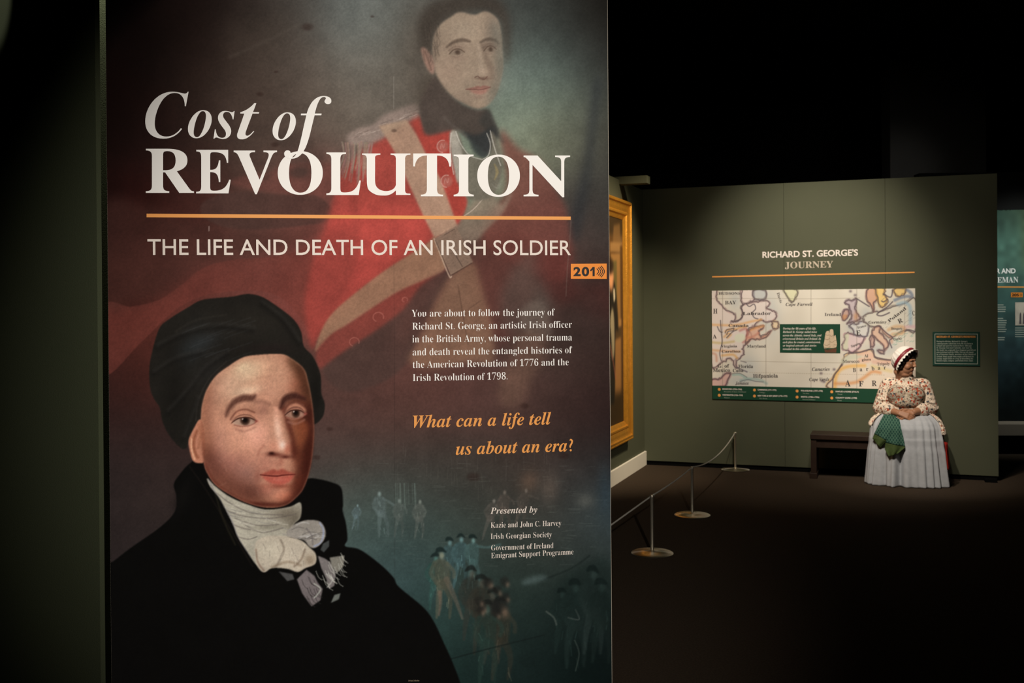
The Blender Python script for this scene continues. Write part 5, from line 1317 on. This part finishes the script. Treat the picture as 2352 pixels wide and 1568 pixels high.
def hand(bm, w, fwd_, nrm, thumb_side, curl, spread=1.0):
    """palm, four fingers with two bends, thumb off the side of the palm"""
    f = Vector(fwd_).normalized(); n = Vector(nrm); n = (n-f*n.dot(f)).normalized(); sdir = f.cross(n)*thumb_side
    w = Vector(w)
    for a in (-.022, -.008, .007, .021):
        capsule(bm, w+sdir*a*.6, w+f*.075+sdir*a, .0125, .0115, 10)
    for a, ln in ((.028, .070), (.0095, .078), (-.009, .073), (-.027, .058)):
        p = w+f*.075+sdir*a*.94; d = f+sdir*a*2.4*spread
        for k, seg in enumerate((.42, .32, .26)):
            d = (d-n*curl*(.55+.35*k)).normalized(); q = p+d*ln*seg
            capsule(bm, p, q, (.0086-.0008*k), (.0081-.0008*k), 10); p = q
    p = w+f*.022+sdir*.026; d = (f*.55+sdir*.75-n*.25).normalized()
    for k, seg in enumerate((.034, .028, .022)):
        q = p+d*seg; capsule(bm, p, q, .0115-.001*k, .0105-.001*k, 10); p = q; d = (d*.7+f*.5-n*.2).normalized()
hand(bm, WR+v3(-.012, .012, -.004), v3(-.93, .28, -.28), v3(.1, .75, .6), 1, .42)
hand(bm, WL+v3(.012, .022, .004), v3(.90, .18, -.30), v3(.05, .85, .45), -1, .62)
body = obj('body', remesh(bm, .0036, 2, .4), M_skin, wo, LI); smooth(body)
# --- eyes and brows
M_eye = mat('eye_white', (.55, .50, .45, 1), .3, spec=.5, var=.02); M_iris = mat('dark_iris', (.012, .008, .006, 1), .2, spec=.5, var=.02)
for s in (-1, 1):
    bm = bmesh.new(); bmesh.ops.create_icosphere(bm, subdivisions=2, radius=1, matrix=Matrix.Translation(H(s*.0275, .0765, .010)) @ HF.to_4x4() @ Matrix.Diagonal((.0115, .0075, .009, 1)))
    e = obj('eye', bm, M_eye, wo, LI); smooth(e)
    bm = bmesh.new(); bmesh.ops.create_icosphere(bm, subdivisions=2, radius=.0058, matrix=Matrix.Translation(H(s*.0275, .0822, .010)))
    i_ = obj('iris', bm, M_iris, e, LI); smooth(i_)
    bm = bmesh.new(); tube(bm, [H(s*.012, .0915, .031), H(s*.027, .089, .037), H(s*.043, .079, .032)], [.003, .0036, .002], 8)
    obj('eyebrow', bm, M_hair, wo, LI)
bm = bmesh.new(); tube(bm, [H(-.018, .083, -.052), H(-.008, .0855, -.0515), H(.008, .0855, -.0515), H(.018, .083, -.052)], [.0025, .0034, .0034, .0025], 8)
obj('lips', bm, mat('lip_colour', (.26, .075, .055, 1), .45, var=.05), wo, LI)
# --- hair: dark curls between cap and face
rnd = random.Random(5)
bm = bmesh.new()
hb(0, .006, .042, (.080, .076, .080))
for s in (-1, 1):
    for k in range(26):
        a = rnd.random(); up = .095-.135*a; f = .062-.062*a+rnd.uniform(-.012, .016); x = s*(.034+.046*math.sin(min(1, a*1.3+.1)*math.pi/2))
        r = rnd.uniform(.010, .017); hb(x, f, up, (r, r, r))
for k in range(14):
    hb(rnd.uniform(-.045, .045), .060+rnd.uniform(-.01, .012), .082+rnd.uniform(-.008, .014), (.013, .013, .013))
hair = obj('hair', remesh(bm, .004, 1, .3), M_hair, wo, LI); smooth(hair)
# --- cap: gathered crown, crimson ribbon, ruffled frill
ax = Vector((0, .50, -.866)); ux = Vector((1, 0, 0)); vx = ax.cross(ux)
cc = (0, -.004, .034)
def cap_pt(phi, th, R, off, wob=0):
    rad = ux*math.cos(th)*R*.93+vx*math.sin(th)*R
    p = rad*math.sin(phi)+ax*(math.cos(phi)*R*.95+off)
    return HC+HF @ (Vector((cc[0], cc[2], cc[1]))+p*(1+wob))
NT = 96
def ring_sheet(bm, rows, closed=True):
    rr = [[bm.verts.new(p) for p in row] for row in rows]
    for A, B in zip(rr, rr[1:]):
        for i in range(len(A) if closed else len(A)-1):
            bm.faces.new((A[i], A[(i+1) % len(A)], B[(i+1) % len(B)], B[i]))
    return rr
def thicken(o, t):
    md = o.modifiers.new('thickness', 'SOLIDIFY'); md.thickness = t; md.offset = 0
    return o
bm = bmesh.new(); rows = []
for k in range(1, 17):
    ph = math.radians(98)*k/16
    rows.append([cap_pt(ph, 2*math.pi*i/NT, .106+.012*math.sin(ph)*math.sin(ph), 0, .022*math.sin(2*math.pi*i/NT*19+1.3*math.sin(i*.7))*min(1, k/6)) for i in range(NT)])
ring_sheet(bm, rows); bm.faces.new(bm.verts[:NT])
cap_ = thicken(smooth(obj('cap', bm, M_cap, wo, LI)), .003)
cap_['label'] = 'white gathered linen cap with a ruffled edge'
bm = bmesh.new()
ring_sheet(bm, [[cap_pt(math.pi/2, 2*math.pi*i/NT, R_, o_) for i in range(NT)] for R_, o_ in ((.119, .012), (.1225, .004), (.1225, -.010), (.118, -.018))])
thicken(smooth(obj('ribbon', bm, M_ribbon, cap_, LI)), .002)
FR = [i % NT for i in range(int(.37*NT), int(1.07*NT))]
bm = bmesh.new(); rows = []
for k in range(7):
    t = k/6
    rows.append([cap_pt(math.pi/2, 2*math.pi*i/NT, .116+.016*t+.007*t*math.sin(2*math.pi*i/NT*24), -.014-.026*t+.006*t*math.cos(2*math.pi*i/NT*24)) for i in FR])
ring_sheet(bm, rows, False)
thicken(smooth(obj('frill', bm, M_cap, cap_, LI)), .002)
# --- jacket with three-quarter sleeves
bm = bmesh.new()
capsule(bm, SL+v3(.01, 0, 0), SR-v3(.01, 0, 0), .078, .078); ball(bm, v3(-.005, .235, .80), (.182, .142, .145)); ball(bm, v3(-.08, .315, .785), .082); ball(bm, v3(.07, .315, .785), .082)
ball(bm, v3(-.005, .25, .66), (.178, .09, .145)); capsule(bm, NB+v3(0, .005, -.055), NB+v3(.012, .02, .02), .130, .074)
for S, E, Wp in ((SL, EL, WL), (SR, ER, WR)):
    mid = E.lerp(Wp, .42)
    capsule(bm, S, E, .078, .070); capsule(bm, E, mid, .068, .056)
    for k in range(10):
        a = rnd.random(); p = S.lerp(E, a)+Vector((rnd.uniform(-.02, .02), rnd.uniform(-.02, .02), rnd.uniform(.0, .03))); ball(bm, p, (.062, .016, .062), (rnd.uniform(-.4, .4), 0, rnd.uniform(-.5, .5)))
    dr = (Wp-E).normalized(); capsule(bm, E.lerp(Wp, .38), E.lerp(Wp, .50), .055, .066); ball(bm, E.lerp(Wp, .40)-v3(0, 0, .035), .040)
jk = smooth(obj('jacket', remesh(bm, .006, 5, .5), M_flower, wo, LI)); jk['label'] = 'cream cotton jacket printed with small red and dark flowers'
# bodice front, darker and greyer than the jacket, laid over the bust
bm = bmesh.new()
ball(bm, v3(-.078, .330, .785), (.088, .090, .082)); ball(bm, v3(.066, .330, .785), (.088, .090, .082)); ball(bm, v3(-.005, .335, .72), (.135, .072, .085)); ball(bm, v3(-.005, .300, .665), (.150, .068, .07))
bd = smooth(obj('bodice_front', remesh(bm, .006, 6, .5), M_bodice, jk, LI)); bd['label'] = 'darker grey-brown flowered bodice front'
bm = bmesh.new()
for cx_ in (-.078, .066):
    tube(bm, [v3(cx_+.080*math.cos(a), .330+.089*math.sqrt(max(.02, 1-(.080*math.cos(a)/.088)**2-(.066*math.sin(a)/.082)**2)), .785+.066*math.sin(a)) for a in np.linspace(.35, math.pi-.35, 15)], .0022, 8)
ball(bm, v3(-.006, .395, .845), (.006, .010, .010))
obj('neckline_cord', bm, M_iris, jk, LI)
# --- skirt: seated bell with folds, hanging in front of the bench
SK = [(.640,.15,.31,.10),(.615,.205,.385,.06),(.585,.25,.46,.045),(.55,.282,.525,.04),(.50,.300,.562,.035),(bz+.012,.306,.572,.04),(bz+.006,.308,.575,.39),(bz-.05,.312,.578,.395),(.30,.322,.588,.40),(.20,.330,.596,.40),(.10,.338,.604,.40),(.03,.345,.610,.40),(.002,.347,.612,.40)]
def ringval(z):
    for (z0, *a), (z1, *b) in zip(SK, SK[1:]):
        if z0 >= z >= z1:
            t = (z0-z)/max(1e-6, z0-z1); return [p+(q-p)*t for p, q in zip(a, b)]
    return list(SK[0][1:]) if z > SK[0][0] else list(SK[-1][1:])
NS = 220
fold = [(rnd.uniform(0, 6.28), n, rnd.uniform(.35, 1)) for n in (9, 13, 17, 23, 31)]
def skirt_pt(z, th):
    a, df, db = ringval(z); c = .30 if z > bz else .40; c = .30+.10*min(1, max(0, (.58-z)/(.58-bz))); hf = df-c; hb_ = max(.004, c-db)
    t = 1-min(1, max(0, z/.64)); amp = .007+.026*t
    w = sum(k*math.sin(n*th+p+.8*t*math.sin(p)) for p, n, k in fold)/3
    front = max(0, math.sin(th))
    r = 1+amp/.25*w*(.35+.65*front)
    cx_, sx_ = math.cos(th), math.sin(th)
    e = .86
    x = a*math.copysign(abs(cx_)**e, cx_)*r; d = c+(hf*r+.35*(r-1)*front*hf if sx_ > 0 else hb_)*math.copysign(abs(sx_)**e, sx_)
    gap = math.exp(-((x+.055)/.03)**2)*t*.03*front
    return v3(x-.008, d-gap, z)
zs = []
for (z0, *_), (z1, *_) in zip(SK, SK[1:]):
    n = max(1, int((z0-z1)/.012)); zs += [z0+(z1-z0)*k/n for k in range(n)]
zs.append(SK[-1][0])
bm = bmesh.new(); ring_sheet(bm, [[skirt_pt(z, 2*math.pi*i/NS) for i in range(NS)] for z in zs]); bm.faces.new(bm.verts[:NS])
sk = thicken(smooth(obj('skirt', bm, M_skirt, wo, LI)), .003); sk['label'] = 'long pale grey linen skirt falling in folds to the floor'
# jacket peplum over the hips
bm = bmesh.new(); rows = []
for k in range(12):
    t = k/11; row = []
    for i in range(100):
        th = math.radians(28)-math.radians(236)*i/99
        p = skirt_pt(.64-(.13+.07*max(0, math.cos(th)))*t, th); c = v3(-.008, .28, p.y)
        dirn = Vector((p.x-c.x, 0, p.z-c.z)); g = 1.025+.02*t+.035*t*math.sin(i*.9)
        q = c+dirn*g; q.y = .645-(.13+.07*max(0, math.cos(th)))*t+.006*math.sin(i*.9+1); q.z = max(q.z, .02)
        row.append(q)
    rows.append(row)
ring_sheet(bm, rows, False)
thicken(smooth(obj('jacket_skirt', bm, M_flower, jk, LI)), .003)
# red petticoat showing at the right side
bm = bmesh.new(); rows = []
for k in range(12):
    t = k/11; z = bz-.015-.23*t
    rows.append([v3(.315+.020*t+.010*math.sin(i*1.1)-.0012*(i-7)**2*.35, .40+.012*i, z) for i in range(13)])
ring_sheet(bm, rows, False); thicken(smooth(obj('petticoat', bm, M_red, wo, LI)), .003)
wo.children[-1]['label'] = 'strip of red petticoat at the right edge of the skirt'
# --- patterned green shawl lying over her lap and hanging down the skirt
def shawl_mat():
    m = mat('green_patterned_cotton', (.03, .085, .065, 1), .8, spec=.1); nt = m.node_tree; b = nt.nodes['Principled BSDF']
    tc = nt.nodes.new('ShaderNodeTexCoord'); last = None; base = (.018, .062, .050, 1)
    for ang, s in ((.6, 62), (-.6, 62)):
        mp = nt.nodes.new('ShaderNodeMapping'); mp.inputs['Rotation'].default_value = (0, 0, ang); nt.links.new(tc.outputs['Object'], mp.inputs['Vector'])
        wv = nt.nodes.new('ShaderNodeTexWave'); wv.inputs['Scale'].default_value = s/4; wv.inputs['Distortion'].default_value = 1.2; nt.links.new(mp.outputs['Vector'], wv.inputs['Vector'])
        gt = nt.nodes.new('ShaderNodeMath'); gt.operation = 'GREATER_THAN'; gt.inputs[1].default_value = .80; nt.links.new(wv.outputs['Fac'], gt.inputs[0])
        mx = nt.nodes.new('ShaderNodeMix'); mx.data_type = 'RGBA'; mx.inputs['B'].default_value = (.075, .16, .115, 1); nt.links.new(gt.outputs[0], mx.inputs['Factor'])
        if last is None: mx.inputs['A'].default_value = base
        else: nt.links.new(last, mx.inputs['A'])
        last = mx.outputs['Result']
    nt.links.new(last, b.inputs['Base Color'])
    return m
M_shawl = shawl_mat(); M_shawl_edge = mat('olive_green_cotton', (.060, .090, .030, 1), .8, spec=.1, var=.35, vscale=70)
sh_o = empty('shawl', back.frame(WU-.1, .5, .55), 'green patterned cloth draped over the seated woman\u2019s lap below her hands', 'shawl')
def px_loc(px, py, d):
    u, z = back.uv(px, py, d); return u-WU, z
def skirt_front(x, z):
    a, df, db = ringval(min(z, .64)); c = .30+.10*min(1, max(0, (.58-z)/(.58-bz))); h = df-c
    q = max(0, 1-(abs((x+.008)/a))**2.3)
    return c+h*q**.45
def flap(rows_px, off, ph, e0):
    """rows of (left px, right px, y px) from top to hem"""
    for nm, lo, hi, mm in (('cloth', 0, e0, M_shawl), ('cloth_border', e0, len(rows_px)-1, M_shawl_edge)):
        bm = bmesh.new(); rows = []
        for k in np.linspace(lo, hi, 14):
            i = min(int(k), len(rows_px)-2); t = k-i
            (a0, b0, y0, s0), (a1, b1, y1, s1) = rows_px[i], rows_px[i+1]
            a, b, y, sl = a0+(a1-a0)*t, b0+(b1-b0)*t, y0+(y1-y0)*t, s0+(s1-s0)*t
            row = []
            for w in np.linspace(0, 1, 18):
                px, py = a+(b-a)*w, y+sl*w
                x, z = px_loc(px, py, .56)
                d = skirt_front(x, z)+off+.010*math.sin(w*9+ph+k*.3)*min(1, k/2+.3)
                row.append(wM @ v3(x, d, z))
            rows.append(row)
        ring_sheet(bm, rows, False)
        thicken(smooth(obj(nm, bm, mm, sh_o)), .003)
flap([(2033,2058,951,4),(2022,2056,968,6),(2014,2050,985,10),(2008,2040,996,14),(2004,2022,1008,20)], .030, .4, 3.1)
flap([(2046,2066,956,8),(2046,2070,975,8),(2040,2076,998,10),(2034,2079,1016,8),(2032,2078,1030,-4),(2042,2062,1047,-8)], .040, 2.2, 3.0)
